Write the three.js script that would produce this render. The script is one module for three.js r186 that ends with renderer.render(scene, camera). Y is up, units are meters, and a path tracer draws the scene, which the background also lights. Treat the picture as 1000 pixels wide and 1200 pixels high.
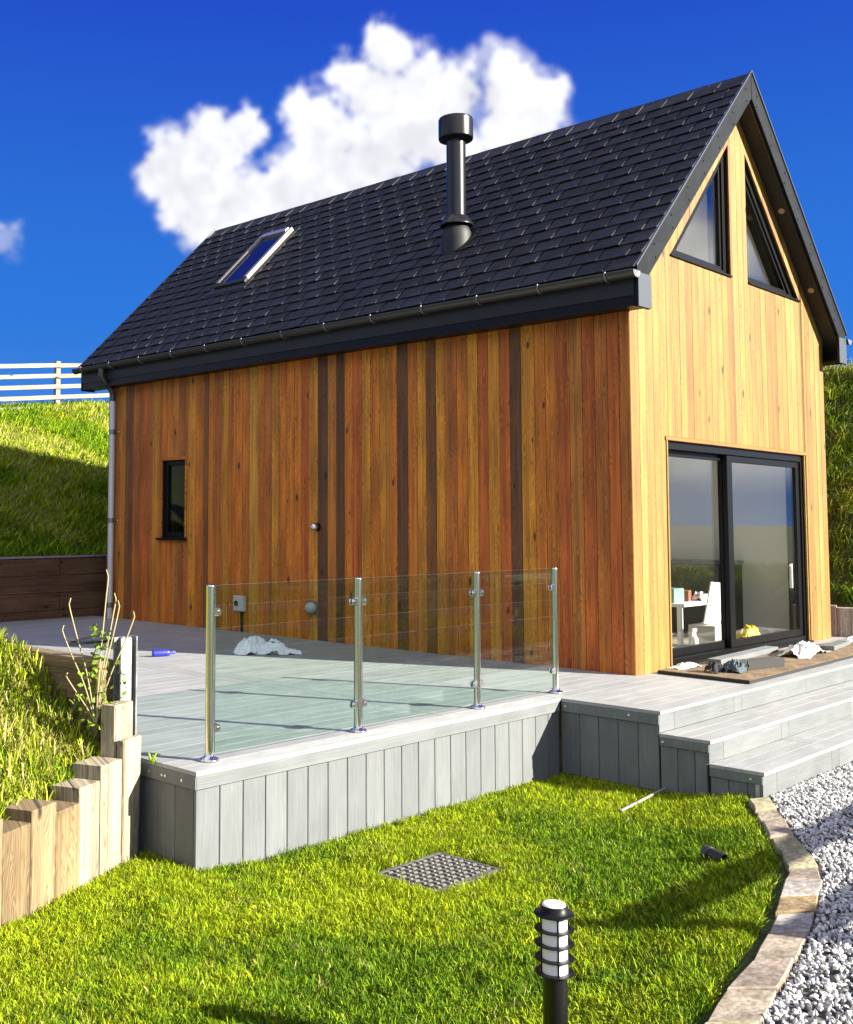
import * as THREE from 'three';
import { mergeGeometries } from 'three/addons/utils/BufferGeometryUtils.js';

// ---------------------------------------------------------------- camera, sun, sky, exposure
const scene = new THREE.Scene();
const FOC = 1272.77, PITCH = 0.0701, YAW = 0.7752;
const camera = new THREE.PerspectiveCamera(2 * Math.atan(600 / FOC) * 180 / Math.PI, 1000 / 1200, 0.05, 2000);
camera.position.set(-9.0116, 1.3627, 4.9442);
const FW = new THREE.Vector3(Math.sin(YAW) * Math.cos(PITCH), Math.sin(PITCH), -Math.cos(YAW) * Math.cos(PITCH));
const RT = new THREE.Vector3(Math.cos(YAW), 0, Math.sin(YAW));
const UP = new THREE.Vector3().crossVectors(RT, FW);
camera.lookAt(camera.position.clone().add(FW));
camera.rotateZ(0.0021);
camera.setViewOffset(1000, 1200, 143.73, 77.18, 1000, 1200);
camera.updateProjectionMatrix();

const renderer = new THREE.WebGLRenderer({ antialias: true });
renderer.setSize(853, 1024);
renderer.toneMapping = THREE.LinearToneMapping;
const EXPOSURE = 3.5;
renderer.toneMappingExposure = EXPOSURE;
renderer.shadowMap.enabled = true;

const SUN = new THREE.Vector3(0.383, 0.39, 0.838).normalize();
const sun = new THREE.DirectionalLight(new THREE.Color().setRGB(1, 0.93, 0.79), 5.0);
sun.position.copy(SUN).multiplyScalar(40);
sun.castShadow = true;
sun.shadow.mapSize.set(4096, 4096);
Object.assign(sun.shadow.camera, { left: -18, right: 18, top: 18, bottom: -18, near: 1, far: 90 });
scene.add(sun, sun.target);

// ---------------------------------------------------------------- noise and random numbers
function rng(seed) { let a = seed >>> 0; return () => { a = (a + 0x6D2B79F5) | 0; let t = Math.imul(a ^ (a >>> 15), 1 | a); t = (t + Math.imul(t ^ (t >>> 7), 61 | t)) ^ t; return ((t ^ (t >>> 14)) >>> 0) / 4294967296; }; }
const R = rng(20240611), rr = (a, b) => a + (b - a) * R();
const hash = (i, j, s) => { let h = Math.imul(i, 374761393) + Math.imul(j, 668265263) + Math.imul(s, 2147483647 ^ 0x5bd1e995); h = Math.imul(h ^ (h >>> 13), 1274126177); return ((h ^ (h >>> 16)) >>> 0) / 4294967296; };
function vn(x, y, s = 0, px = 0, py = 0) {            // value noise, optionally periodic
  const xi = Math.floor(x), yi = Math.floor(y), fx = x - xi, fy = y - yi, u = fx * fx * (3 - 2 * fx), v = fy * fy * (3 - 2 * fy);
  const m = (i, p) => p ? ((i % p) + p) % p : i;
  const a = hash(m(xi, px), m(yi, py), s), b = hash(m(xi + 1, px), m(yi, py), s), c = hash(m(xi, px), m(yi + 1, py), s), d = hash(m(xi + 1, px), m(yi + 1, py), s);
  return a + (b - a) * u + (c - a) * v + (a - b - c + d) * u * v;
}
function fbm(x, y, s = 0, oct = 5, px = 0, py = 0) { let t = 0, a = 0.5, n = 0; for (let o = 0; o < oct; o++) { t += a * vn(x, y, s + o * 17, px, py); n += a; x *= 2; y *= 2; px *= 2; py *= 2; a *= 0.5; } return t / n; }
const sst = (a, b, x) => { const t = Math.min(1, Math.max(0, (x - a) / (b - a))); return t * t * (3 - 2 * t); };
const mix = (a, b, t) => a + (b - a) * t;

// ---------------------------------------------------------------- sky: deep blue air with white cumulus
{
  const W = 2048, H = 1024, data = new Float32Array(W * H * 4);
  const K = 1 / EXPOSURE;
  // cumulus above the roof: centres and radii in degrees-like units of the photograph's frame, turned into directions
  const blobs = [[215, 192, 52], [250, 165, 44], [190, 205, 36], [282, 152, 24], [225, 238, 46], [235, 262, 32], [290, 245, 50], [345, 225, 46], [395, 205, 55], [385, 160, 42], [440, 108, 52], [452, 66, 36], [490, 108, 52], [540, 112, 48], [588, 108, 44], [632, 128, 38], [652, 108, 20], [585, 72, 20], [520, 165, 50], [482, 158, 52], [440, 190, 60], [590, 150, 40], [372, 150, 34], [350, 130, 16], [6, 282, 24], [-8, 272, 16]];
  const d = new THREE.Vector3();
  for (let j = 0; j < H; j++) {
    const el = ((j + 0.5) / H - 0.5) * Math.PI, y = Math.sin(el), c = Math.cos(el);
    const deg = el * 180 / Math.PI;
    // clear-air colour by elevation
    const t1 = sst(-6, 11, deg), t2 = sst(6, 34, deg), t3 = sst(30, 90, deg);
    let r = mix(0.17, 0.030, t1), g = mix(0.36, 0.205, t1), b = mix(0.78, 0.74, t1);
    r = mix(r, 0.014, t2); g = mix(g, 0.050, t2); b = mix(b, 0.56, t2);
    r = mix(r, 0.012, t3); g = mix(g, 0.038, t3); b = mix(b, 0.40, t3);
    for (let i = 0; i < W; i++) {
      const az = ((i + 0.5) / W - 0.5) * 2 * Math.PI;
      d.set(Math.cos(az) * c, y, Math.sin(az) * c);
      const f = d.dot(FW);
      let a = 0, br = 1;
      const view = f > 0.2 ? sst(0.60, 0.74, f) : 0;
      if (f > 0.55) {
        const u = 356.3 + FOC * d.dot(RT) / f, v = 522.8 - FOC * d.dot(UP) / f;
        if (u > -60 && u < 800 && v > -60 && v < 420) {
          const n = fbm(u / 62, v / 62, 3, 6) - 0.5, n2 = fbm(u / 22 + 9, v / 22, 31, 4) - 0.5;
          let s = -9;
          for (const [bx, by, rad] of blobs) {
            const q = 1 - Math.hypot(u - bx, (v - by) * 1.04) / (rad * 1.04);
            const w = q * Math.min(1, rad / 34);
            s = Math.max(s, w) + 0.06 * Math.max(0, Math.min(s, w));
          }
          const small = v > 270 && (u < 60 || (u > 140 && u < 200)) ? 0.35 : 1;
          const n3 = fbm(u / 8, v / 8 + 5, 37, 3) - 0.5, wisp = fbm(u / 48 + 3, v / 26, 39, 5) - 0.5;
          const core = s + n * 0.95 + n2 * 0.7 + n3 * 0.35;
          a = Math.max(sst(-0.04, 0.34, core), 0.5 * sst(-0.26, 0.30, core + wisp * 1.1)) * small;
          br = 0.85 + 0.25 * sst(-0.32, 0.42, n * 0.8 + n2 * 0.8 + n3 * 0.3 + (200 - v) / 700);
        }
      }
      if (view < 1 && y > 0.02) {                       // unseen sky: cumulus added denser low down and brighter, to fill the shaded wall
        const k = 1.25 / (y + 0.22), n = fbm(d.x * k + 7.3, d.z * k + 2.1, 57, 6);
        const th = mix(0.524, 0.555, sst(0.25, 0.7, y)), a2 = sst(th, th + 0.09, n) * sst(0.02, 0.07, y) * (1 - view);
        const b2 = 0.90 + 0.6 * sst(0.40, 0.65, fbm(d.x * k * 2.2, d.z * k * 2.2, 91, 4));
        if (a2 > a) { a = a2; br = b2; }
      }
      const o = (j * W + i) * 4;
      data[o] = mix(r, 0.97 * br, a) * K; data[o + 1] = mix(g, 0.98 * br, a) * K; data[o + 2] = mix(b, 1.04 * br, a) * K; data[o + 3] = 1;
    }
  }
  const tex = new THREE.DataTexture(data, W, H, THREE.RGBAFormat, THREE.FloatType);
  tex.mapping = THREE.EquirectangularReflectionMapping; tex.magFilter = THREE.LinearFilter; tex.minFilter = THREE.LinearFilter; tex.needsUpdate = true;
  scene.background = tex; scene.environment = tex;
}

// ---------------------------------------------------------------- textures
function dataTex(w, h, fn, srgb = true) {
  const a = new Uint8Array(w * h * 4);
  for (let j = 0; j < h; j++) for (let i = 0; i < w; i++) { const v = fn(i / w, j / h), o = (j * w + i) * 4; for (let k = 0; k < 3; k++) a[o + k] = Math.max(0, Math.min(255, (Array.isArray(v) ? v[k] : v) * 255)); a[o + 3] = 255; }
  const t = new THREE.DataTexture(a, w, h); t.wrapS = t.wrapT = THREE.RepeatWrapping; t.magFilter = THREE.LinearFilter; t.minFilter = THREE.LinearMipmapLinearFilter; t.generateMipmaps = true;
  if (srgb) t.colorSpace = THREE.SRGBColorSpace; t.needsUpdate = true; return t;
}
const rep = (t, x, y) => { const c = t.clone(); c.repeat.set(x, y); c.needsUpdate = true; return c; };
// cedar grain: 0.6 m across, 3 m along; growth-ring lines, cathedrals, mineral streaks, a few pin knots
const knots = []; { const k = rng(5); for (let i = 0; i < 3; i++) knots.push([k(), k(), 0.5 + k()]); }
const grainFn = (contrast) => (u, v) => {
  const warp = fbm(u * 5, v * 4, 11, 4, 5, 4) * 1.9 + fbm(u * 14, v * 3, 12, 3, 14, 3) * 0.35;
  let ring = Math.abs(((u * 46 + warp * 9) % 1 + 1) % 1 - 0.5) * 2; ring = Math.pow(ring, 1.7);
  const fib = fbm(u * 260, v * 9, 21, 3, 260, 9), streak = fbm(u * 30, v * 2, 23, 3, 30, 2), blot = fbm(u * 8, v * 7, 25, 3, 8, 7);
  let val = 0.86 + contrast * (-0.22 * ring + 0.22 * (fib - 0.5) + 0.34 * (streak - 0.5) + 0.28 * (blot - 0.5));
  for (const [ku, kv, s] of knots) { let du = Math.abs(u - ku), dv = Math.abs(v - kv); du = Math.min(du, 1 - du) * 0.6; dv = Math.min(dv, 1 - dv) * 3; const q = Math.hypot(du, dv * 0.45) / (0.008 * s); if (q < 2.6) val *= mix(0.38, 1, sst(0.5, 2.6, q)); }
  return [val, val * (0.99 + 0.02 * streak), val * (0.97 + 0.04 * streak)];
};
const TG = dataTex(512, 2048, grainFn(1.0));
const TGS = dataTex(256, 1024, grainFn(0.7));
const TGB = dataTex(256, 1024, (u, v) => 0.5 + 0.5 * (fbm(u * 200, v * 8, 21, 3, 200, 8) - 0.5), false);
const wood = rep(TG, 1 / 0.6, 1 / 3), woodSoft = rep(TGS, 1 / 0.6, 1 / 3), woodBump = rep(TGB, 1 / 0.6, 1 / 3);
// composite board: fine streaks along v, dust patches
const TC = dataTex(256, 1024, (u, v) => 0.88 + 0.10 * (fbm(u * 64, v * 10, 41, 3, 64, 10) - 0.5) + 0.13 * (fbm(u * 5, v * 12, 43, 4, 5, 12) - 0.5) + (fbm(u * 90, v * 30, 44, 2, 90, 30) > 0.74 ? 0.05 : 0));
const composite = rep(TC, 1 / 0.5, 1 / 2.5);
const TCB = dataTex(128, 512, (u, v) => fbm(u * 48, v * 6, 47, 3, 48, 6), false);
const compositeBump = rep(TCB, 1 / 0.25, 1 / 1.2);
// generic mottled grain
const TM = dataTex(512, 512, (u, v) => 0.72 + 0.42 * (fbm(u * 8, v * 8, 51, 6, 8, 8) - 0.5) + 0.22 * (fbm(u * 64, v * 64, 53, 3, 64, 64) - 0.5));
const TMB = dataTex(512, 512, (u, v) => fbm(u * 24, v * 24, 55, 5, 24, 24), false);
const mottle = rep(TM, 1, 1), mottleBump = rep(TMB, 1, 1);
const TS = dataTex(512, 512, (u, v) => { const w = fbm(u * 4, v * 4, 61, 4, 4, 4), s = 0.5 + 0.5 * Math.sin((v * 26 + w * 9) * Math.PI); const m = fbm(u * 20, v * 20, 63, 4, 20, 20); const q = 0.72 + 0.10 * s * w * 1.6 + 0.36 * (m - 0.5) + 0.3 * (w - 0.5); return [q, q * (0.965 + 0.05 * m), q * (0.90 + 0.16 * m)]; });
const stoneTex = rep(TS, 2.2, 2.2);

// ---------------------------------------------------------------- materials
const C = (r, g, b) => new THREE.Color().setRGB(r, g, b);
const dull = (c, r, k = 0.35, o = {}) => new THREE.MeshPhysicalMaterial({ color: C(...c), roughness: r, specularIntensity: k, ...o });
const M = (color, roughness = 0.7, o = {}) => new THREE.MeshStandardMaterial({ color: C(...color), roughness, ...o });
const cedar = (c) => M(c, 0.7, { map: wood, bumpMap: woodBump, bumpScale: 0.0012 });
const cedarGable = (c) => M(c, 0.62, { map: woodSoft, bumpMap: woodBump, bumpScale: 0.001 });
const MAT = {
  tones: { k: cedar([0.19, 0.078, 0.020]), d: cedar([0.32, 0.12, 0.022]), b: cedar([0.68, 0.205, 0.024]), r: cedar([0.78, 0.185, 0.020]), o: cedar([0.88, 0.265, 0.018]), g: cedar([0.91, 0.355, 0.024]), y: cedar([0.94, 0.44, 0.045]), t: cedar([0.76, 0.275, 0.032]) },  // long wall: cedar colours brightened to make up for its shade
  pale: [cedarGable([0.33, 0.18, 0.027]), cedarGable([0.355, 0.21, 0.037]), cedarGable([0.305, 0.143, 0.019]), cedarGable([0.34, 0.193, 0.031]), cedarGable([0.38, 0.24, 0.050])],  // gable: same cedar, colours darkened to offset the full sun
  membrane: M([0.012, 0.011, 0.010], 0.9),
  plaster: M([0.82, 0.81, 0.77], 0.9, { bumpMap: mottleBump, bumpScale: 0.0006 }),
  plasterGrey: M([0.78, 0.77, 0.73], 0.9),
  floor: M([0.60, 0.54, 0.44], 0.5, { map: woodSoft }),
  tiles: [M([0.031, 0.034, 0.038], 0.7, { map: mottle, bumpMap: mottleBump, bumpScale: 0.002 }), M([0.038, 0.041, 0.046], 0.64, { map: mottle, bumpMap: mottleBump, bumpScale: 0.002 }), M([0.025, 0.0275, 0.031], 0.73, { map: mottle, bumpMap: mottleBump, bumpScale: 0.002 })],
  black: dull([0.006, 0.0063, 0.0068], 0.4, 0.4),
  blackMatt: M([0.013, 0.013, 0.014], 0.6),
  flue: M([0.014, 0.014, 0.015], 0.28, { metalness: 0.2 }),
  verge: dull([0.018, 0.0215, 0.025], 0.45, 0.3, { map: mottle }),
  eaveEnd: M([0.10, 0.115, 0.13], 0.36, { metalness: 0.5 }),
  gutter: M([0.085, 0.085, 0.075], 0.34, { metalness: 0.55 }),
  soffit: M([0.020, 0.012, 0.008], 0.6, { map: wood }),
  galv: M([0.56, 0.58, 0.60], 0.36, { metalness: 0.75, map: mottle }),
  steel: M([0.78, 0.77, 0.72], 0.16, { metalness: 1 }),
  zinc: M([0.55, 0.56, 0.58], 0.4, { metalness: 0.9 }),
  screw: M([0.72, 0.72, 0.70], 0.35, { metalness: 0.8 }),
  glass: new THREE.MeshPhysicalMaterial({ color: C(0.98, 0.99, 0.985), roughness: 0.0, transmission: 1, thickness: 0, ior: 1.48, specularIntensity: 1 }),
  paneGlass: new THREE.MeshPhysicalMaterial({ color: C(0.98, 0.99, 0.985), roughness: 0.0, transmission: 1, thickness: 0, ior: 1.7, specularIntensity: 1 }),
  railGlass: new THREE.MeshPhysicalMaterial({ color: C(0.90, 0.97, 0.94), roughness: 0.0, transmission: 1, thickness: 0, ior: 1.52 }),
  glassEdge: M([0.06, 0.16, 0.13], 0.12),
  glassTop: M([0.45, 0.52, 0.48], 0.12),
  windowFrame: dull([0.005, 0.0052, 0.0056], 0.35, 0.4),
  velux: M([0.27, 0.25, 0.21], 0.5),
  deck: [M([0.365, 0.378, 0.385], 0.62, { map: composite, bumpMap: compositeBump, bumpScale: 0.0015 }), M([0.35, 0.363, 0.371], 0.60, { map: composite, bumpMap: compositeBump, bumpScale: 0.0015 }), M([0.38, 0.392, 0.398], 0.64, { map: composite, bumpMap: compositeBump, bumpScale: 0.0015 })],
  skirt: [M([0.165, 0.179, 0.190], 0.66, { map: composite, bumpMap: compositeBump, bumpScale: 0.0012 }), M([0.153, 0.167, 0.178], 0.66, { map: composite, bumpMap: compositeBump, bumpScale: 0.0012 }), M([0.177, 0.191, 0.202], 0.66, { map: composite, bumpMap: compositeBump, bumpScale: 0.0012 })],  // same composite as the deck, darkened to offset the stronger sun on upright faces
  joist: M([0.26, 0.19, 0.10], 0.9, { map: wood }),
  sleeper: [M([0.36, 0.26, 0.14], 0.85, { map: wood, bumpMap: woodBump, bumpScale: 0.003 }), M([0.46, 0.39, 0.28], 0.85, { map: wood, bumpMap: woodBump, bumpScale: 0.003 }), M([0.32, 0.22, 0.11], 0.85, { map: wood, bumpMap: woodBump, bumpScale: 0.003 })],
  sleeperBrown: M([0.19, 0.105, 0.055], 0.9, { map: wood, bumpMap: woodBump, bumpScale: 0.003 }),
  sleeperWhite: M([0.46, 0.43, 0.38], 0.85, { map: wood }),
  fence: M([0.43, 0.39, 0.30], 0.8, { map: woodSoft }),
  stone: [M([0.42, 0.36, 0.28], 0.85, { map: stoneTex, bumpMap: mottleBump, bumpScale: 0.004 }), M([0.46, 0.43, 0.27], 0.85, { map: stoneTex, bumpMap: mottleBump, bumpScale: 0.004 }), M([0.42, 0.31, 0.16], 0.85, { map: stoneTex, bumpMap: mottleBump, bumpScale: 0.004 }), M([0.40, 0.33, 0.27], 0.85, { map: stoneTex, bumpMap: mottleBump, bumpScale: 0.004 }), M([0.50, 0.47, 0.43], 0.85, { map: stoneTex, bumpMap: mottleBump, bumpScale: 0.004 })],
  cover: M([0.17, 0.165, 0.15], 0.7, { map: mottle }),
  white: M([0.82, 0.82, 0.80], 0.5),
  opal: M([0.86, 0.86, 0.86], 0.35),
};

// ---------------------------------------------------------------- builders
const taken = {};
function numbered(n) { const k = taken[n] = (taken[n] ?? -1) + 1; return k ? `${n}_${String(k).padStart(3, '0')}` : n; }
function mesh(name, geo, mat, parent) { const m = new THREE.Mesh(geo, mat); m.name = name; m.castShadow = m.receiveShadow = true; parent.add(m); return m; }
function sub(name, parent, x = 0, y = 0, z = 0) { const g = new THREE.Group(); g.name = name; g.position.set(x, y, z); parent.add(g); return g; }
function tag(o, label, category, group, kind) { o.userData.label = label; if (category) o.userData.category = category; if (group) o.userData.group = group; if (kind) o.userData.kind = kind; return o; }
function thing(name, label, category, pos = [0, 0, 0], group) { const g = sub(numbered(name), scene, ...pos); return tag(g, label, category, group); }
function single(name, geo, mat, label, category, group) { return tag(mesh(numbered(name), geo, mat, scene), label, category, group); }
function struct(name, geo, mat, label) { const m = mesh(name, geo, mat, scene); m.userData.kind = 'structure'; if (label) m.userData.label = label; return m; }
const shiftUV = (g, du, dv) => { const a = g.attributes.uv; for (let i = 0; i < a.count; i++) a.setXY(i, a.getX(i) + du, a.getY(i) + dv); return g; };
// prism from an outline in its own xy plane, chamfered edges, uv in metres with a random start
function slab(pts, depth, bev = 0.003, holes = []) {
  const s = new THREE.Shape(pts.map(p => new THREE.Vector2(...p)));
  for (const h of holes) s.holes.push(new THREE.Path(h.map(p => new THREE.Vector2(...p))));
  const g = new THREE.ExtrudeGeometry(s, { depth: depth - 2 * bev, bevelEnabled: bev > 0, bevelSize: bev, bevelThickness: bev, bevelOffset: -bev, bevelSegments: 1, steps: 1, curveSegments: 8 });
  g.translate(0, 0, bev);
  return shiftUV(g, R() * 7, R() * 7);
}
// uv for timber: v runs along the grain on every face
function grainUV(g, axis) {
  const p = g.attributes.position, uv = g.attributes.uv, du = R() * 7, dv = R() * 7;
  for (let i = 0; i < p.count; i++) { const x = p.getX(i), y = p.getY(i), z = p.getZ(i); if (axis === 'x') uv.setXY(i, y + z + du, x + dv); else if (axis === 'y') uv.setXY(i, x + z + du, y + dv); else uv.setXY(i, x + y + du, z + dv); }
  return g;
}
// box given by min and max corners, chamfered; grain (uv v) runs along axis `along`
function bx(x0, y0, z0, x1, y1, z1, along = 'x', bev = 0.003) {
  const L = { x: x1 - x0, y: y1 - y0, z: z1 - z0 };
  let g;
  if (along === 'y') { g = slab([[x0, y0], [x1, y0], [x1, y1], [x0, y1]], L.z, bev); g.translate(0, 0, z0); }
  else if (along === 'x') { // outline (z, x) -> lies flat
    g = slab([[-z1, x0], [-z0, x0], [-z0, x1], [-z1, x1]], L.y, bev); // local x=-z, y=x, depth -> y
    g.applyMatrix4(new THREE.Matrix4().makeBasis(new THREE.Vector3(0, 0, -1), new THREE.Vector3(1, 0, 0), new THREE.Vector3(0, -1, 0))); g.translate(0, y1, 0);
  } else { g = slab([[x0, -z1], [x1, -z1], [x1, -z0], [x0, -z0]], L.y, bev); g.rotateX(-Math.PI / 2); g.translate(0, y0, 0); }
  return grainUV(g, along);
}
const cyl = (r0, r1, h, x, y, z, seg = 24, open = false) => { const g = new THREE.CylinderGeometry(r1, r0, h, seg, 1, open); g.translate(x, y + h / 2, z); return g; };
const tube = (pts, r, seg = 24, rad = 10) => new THREE.TubeGeometry(new THREE.CatmullRomCurve3(pts.map(p => new THREE.Vector3(...p))), seg, r, rad);
const merge = (l) => mergeGeometries(l.map(g => { const q = g.index ? g.toNonIndexed() : g; for (const k of Object.keys(q.attributes)) if (!['position', 'normal', 'uv'].includes(k)) q.deleteAttribute(k); return q; }));
const along = (g, ax, ay, az) => { g.applyMatrix4(new THREE.Matrix4().makeBasis(ax, ay, az)); return g; };
const V = (x, y, z) => new THREE.Vector3(x, y, z);
// outline in (z, y), face towards -x, extruded inwards (+x) from x0
function slabX(ptsZY, x0, depth, bev = 0.003, holes = []) {
  const g = slab(ptsZY, depth, bev, holes);                 // local x = z, y = y, depth = -x  (right-handed: z cross y = -x)
  along(g, V(0, 0, 1), V(0, 1, 0), V(-1, 0, 0)); g.translate(x0 + depth, 0, 0); return g;
}

// ---------------------------------------------------------------- terrain
const SN = [0.383, 0.924], SP = [-5.32, -0.19];             // line of the upright sleeper wall
const behind = (x, z) => -((x - SP[0]) * SN[0] + (z - SP[1]) * SN[1]);
const edgeIn = [[-1.62, 1.80], [-1.70, 1.74], [-2.95, 2.50], [-3.83, 2.77], [-4.34, 2.89], [-5.0, 3.01], [-6.2, 3.22], [-9, 3.9], [-14, 5.2]];
const edgeOut = [[-1.44, 1.86], [-1.54, 1.80], [-2.92, 2.66], [-3.77, 2.92], [-4.36, 3.05], [-4.92, 3.16], [-6.1, 3.38], [-8.9, 4.08], [-14, 5.4]];
const lineZ = (line, x) => { for (let i = 0; i + 1 < line.length; i++) { const [xa, za] = line[i], [xb, zb] = line[i + 1]; if (x <= xa && x >= xb) return mix(za, zb, (xa - x) / (xa - xb)); } return x > line[0][0] ? line[0][1] : line[line.length - 1][1]; };
const rightS = (x, z) => Math.min((x - 5.05) * 0.95 - (z + 0.1) * 0.31, (x - 4.85) * 2);
function ground(x, z) {
  // yard
  const e = lineZ(edgeIn, x) - z;
  let y = -0.515 - 0.09 * sst(0.02, 0.8, e) + 0.06 * sst(-4.6, -5.4, x) * sst(0.9, 0.2, z) + (e > 0 ? 0.018 * (fbm(x * 1.3, z * 1.3, 71, 3) - 0.5) : 0);
  if (x > -1.56 || e < 0) y = Math.max(y, -0.52);
  if (x > -5.2 && z < 0.15 && x < 5) y = -0.62;
  y += 0.08 * sst(5, 12, z) * sst(-8, -2, x) - 3.5 * sst(14, 60, z) - 2 * sst(-16, -60, x);
  // slope beside the deck, held by the upright sleepers
  const s = behind(x, z);
  if (x < -5.34) {
    let b = -0.135 + 0.05 * sst(-6.4, -5.75, x) + 0.15 * sst(-5.75, -5.3, x) + 0.64 * Math.max(0, s - 0.19) + 0.05 * (fbm(x * 2, z * 2, 73, 3) - 0.5);
    b = Math.min(b, 0.64 + 0.04 * Math.max(0, -z) + 0.5 * Math.max(0, -5.5 - x) * sst(-1, -4, z));
    if (z < -6) b = Math.max(b, mix(b, 0.9 + 0.2 * (-5.3 - x), sst(-6, -9, z)));
    b = Math.min(b, mix(0.50, 3, sst(-5.46, -6.2, x)));
    y = mix(y, b, sst(0.07, 0.16, s));
  }
  // bank behind the house
  const cr = 3.385 + 0.116 * Math.max(-6, Math.min(14, x));
  if (z < -8.6) {
    const k = -8.72 - z, b = mix(0.74, cr, Math.pow(Math.max(0, Math.min(1, k / 7.3)), 0.92)) + 0.16 * (fbm(x * 0.9, z * 0.9, 75, 4) - 0.5) * sst(0, 0.8, k);
    y = Math.max(y, mix(-0.62, b + 0.03 * Math.max(0, k - 7.3) - 0.02 * Math.max(0, k - 60), sst(-0.1, 0.0, k)));
  }
  // bank to the right of the house
  const q = rightS(x, z);
  if (q > -0.2 && x > 4.8) {
    const b = 0.22 + 0.92 * q + 0.30 * (fbm(x * 1.1 + 4, z * 1.1, 77, 4) - 0.5) * sst(0, 0.8, q);
    y = Math.max(y, mix(-0.62, Math.min(b, mix(0.38, 3.55 + 0.03 * q, sst(1.1, -0.9, z))), sst(0.0, 0.10, q)));
  }
  return y;
}
function gridGeo(xs, zs, fy) {
  const p = [], uv = [], ix = [];
  for (const z of zs) for (const x of xs) { p.push(x, fy(x, z), z); uv.push(x, z); }
  const n = xs.length;
  for (let j = 0; j + 1 < zs.length; j++) for (let i = 0; i + 1 < n; i++) { const a = j * n + i; ix.push(a, a + n, a + 1, a + 1, a + n, a + n + 1); }
  const g = new THREE.BufferGeometry(); g.setAttribute('position', new THREE.Float32BufferAttribute(p, 3)); g.setAttribute('uv', new THREE.Float32BufferAttribute(uv, 2)); g.setIndex(ix); g.computeVertexNormals(); return g;
}
const ticks = (segs) => { const o = [segs[0][0]]; for (const [a, b, st] of segs) { const n = Math.max(1, Math.round((b - a) / st)); for (let i = 1; i <= n; i++) o.push(a + (b - a) * i / n); } return o; };
const gxs = ticks([[-400, -60, 34], [-60, -14, 2.3], [-14, -7, 0.25], [-7, -5, 0.05], [-5, 0, 0.1], [0, 4.6, 0.25], [4.6, 9, 0.1], [9, 20, 0.5], [20, 60, 2.5], [60, 400, 34]]);
const gzs = ticks([[-400, -60, 34], [-60, -18, 2.3], [-18, -9, 0.2], [-9, -8.5, 0.06], [-8.5, -2.2, 0.2], [-2.2, 0.6, 0.05], [0.6, 5, 0.12], [5, 16, 0.5], [16, 60, 2.2], [60, 400, 34]]);
const soil = M([0.080, 0.098, 0.026], 0.95, { map: mottle, bumpMap: mottleBump, bumpScale: 0.03, vertexColors: true });
{
  const g = gridGeo(gxs, gzs, ground), p = g.attributes.position, col = [];
  for (let i = 0; i < p.count; i++) {
    const x = p.getX(i), z = p.getZ(i), n = fbm(x * 0.7, z * 0.7, 81, 4), t = fbm(x * 3.1, z * 3.1, 82, 3);
    col.push(0.5 + 0.8 * n, 0.45 + 0.7 * n + 0.5 * t, 0.5 + 0.5 * n);
  }
  g.setAttribute('color', new THREE.Float32BufferAttribute(col, 3));
  struct('ground', g, soil, 'earth of the yard, banks and fields under the grass');
}
// gravel bed, a sheet that lies in the yard beyond the stone edging
{
  const xs = ticks([[-9, 7.2, 0.12]]), p = [], uv = [], ix = [];
  xs.forEach((x) => { const z0 = x > -1.5 ? 1.70 : lineZ(edgeOut, x) - 0.06; for (let k = 0; k <= 12; k++) { const z = mix(z0, 4.55, k / 12); p.push(x, -0.500 + 0.012 * (fbm(x * 2, z * 2, 83, 3) - 0.5), z); uv.push(x * 2, z * 2); } });
  for (let i = 0; i + 1 < xs.length; i++) for (let k = 0; k < 12; k++) { const a = i * 13 + k; ix.push(a, a + 1, a + 13, a + 13, a + 1, a + 14); }
  const g = new THREE.BufferGeometry(); g.setAttribute('position', new THREE.Float32BufferAttribute(p, 3)); g.setAttribute('uv', new THREE.Float32BufferAttribute(uv, 2)); g.setIndex(ix); g.computeVertexNormals();
  struct('gravel_path', g, M([0.16, 0.155, 0.15], 0.95, { map: mottle }), 'bed of the grey gravel path');
}

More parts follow.
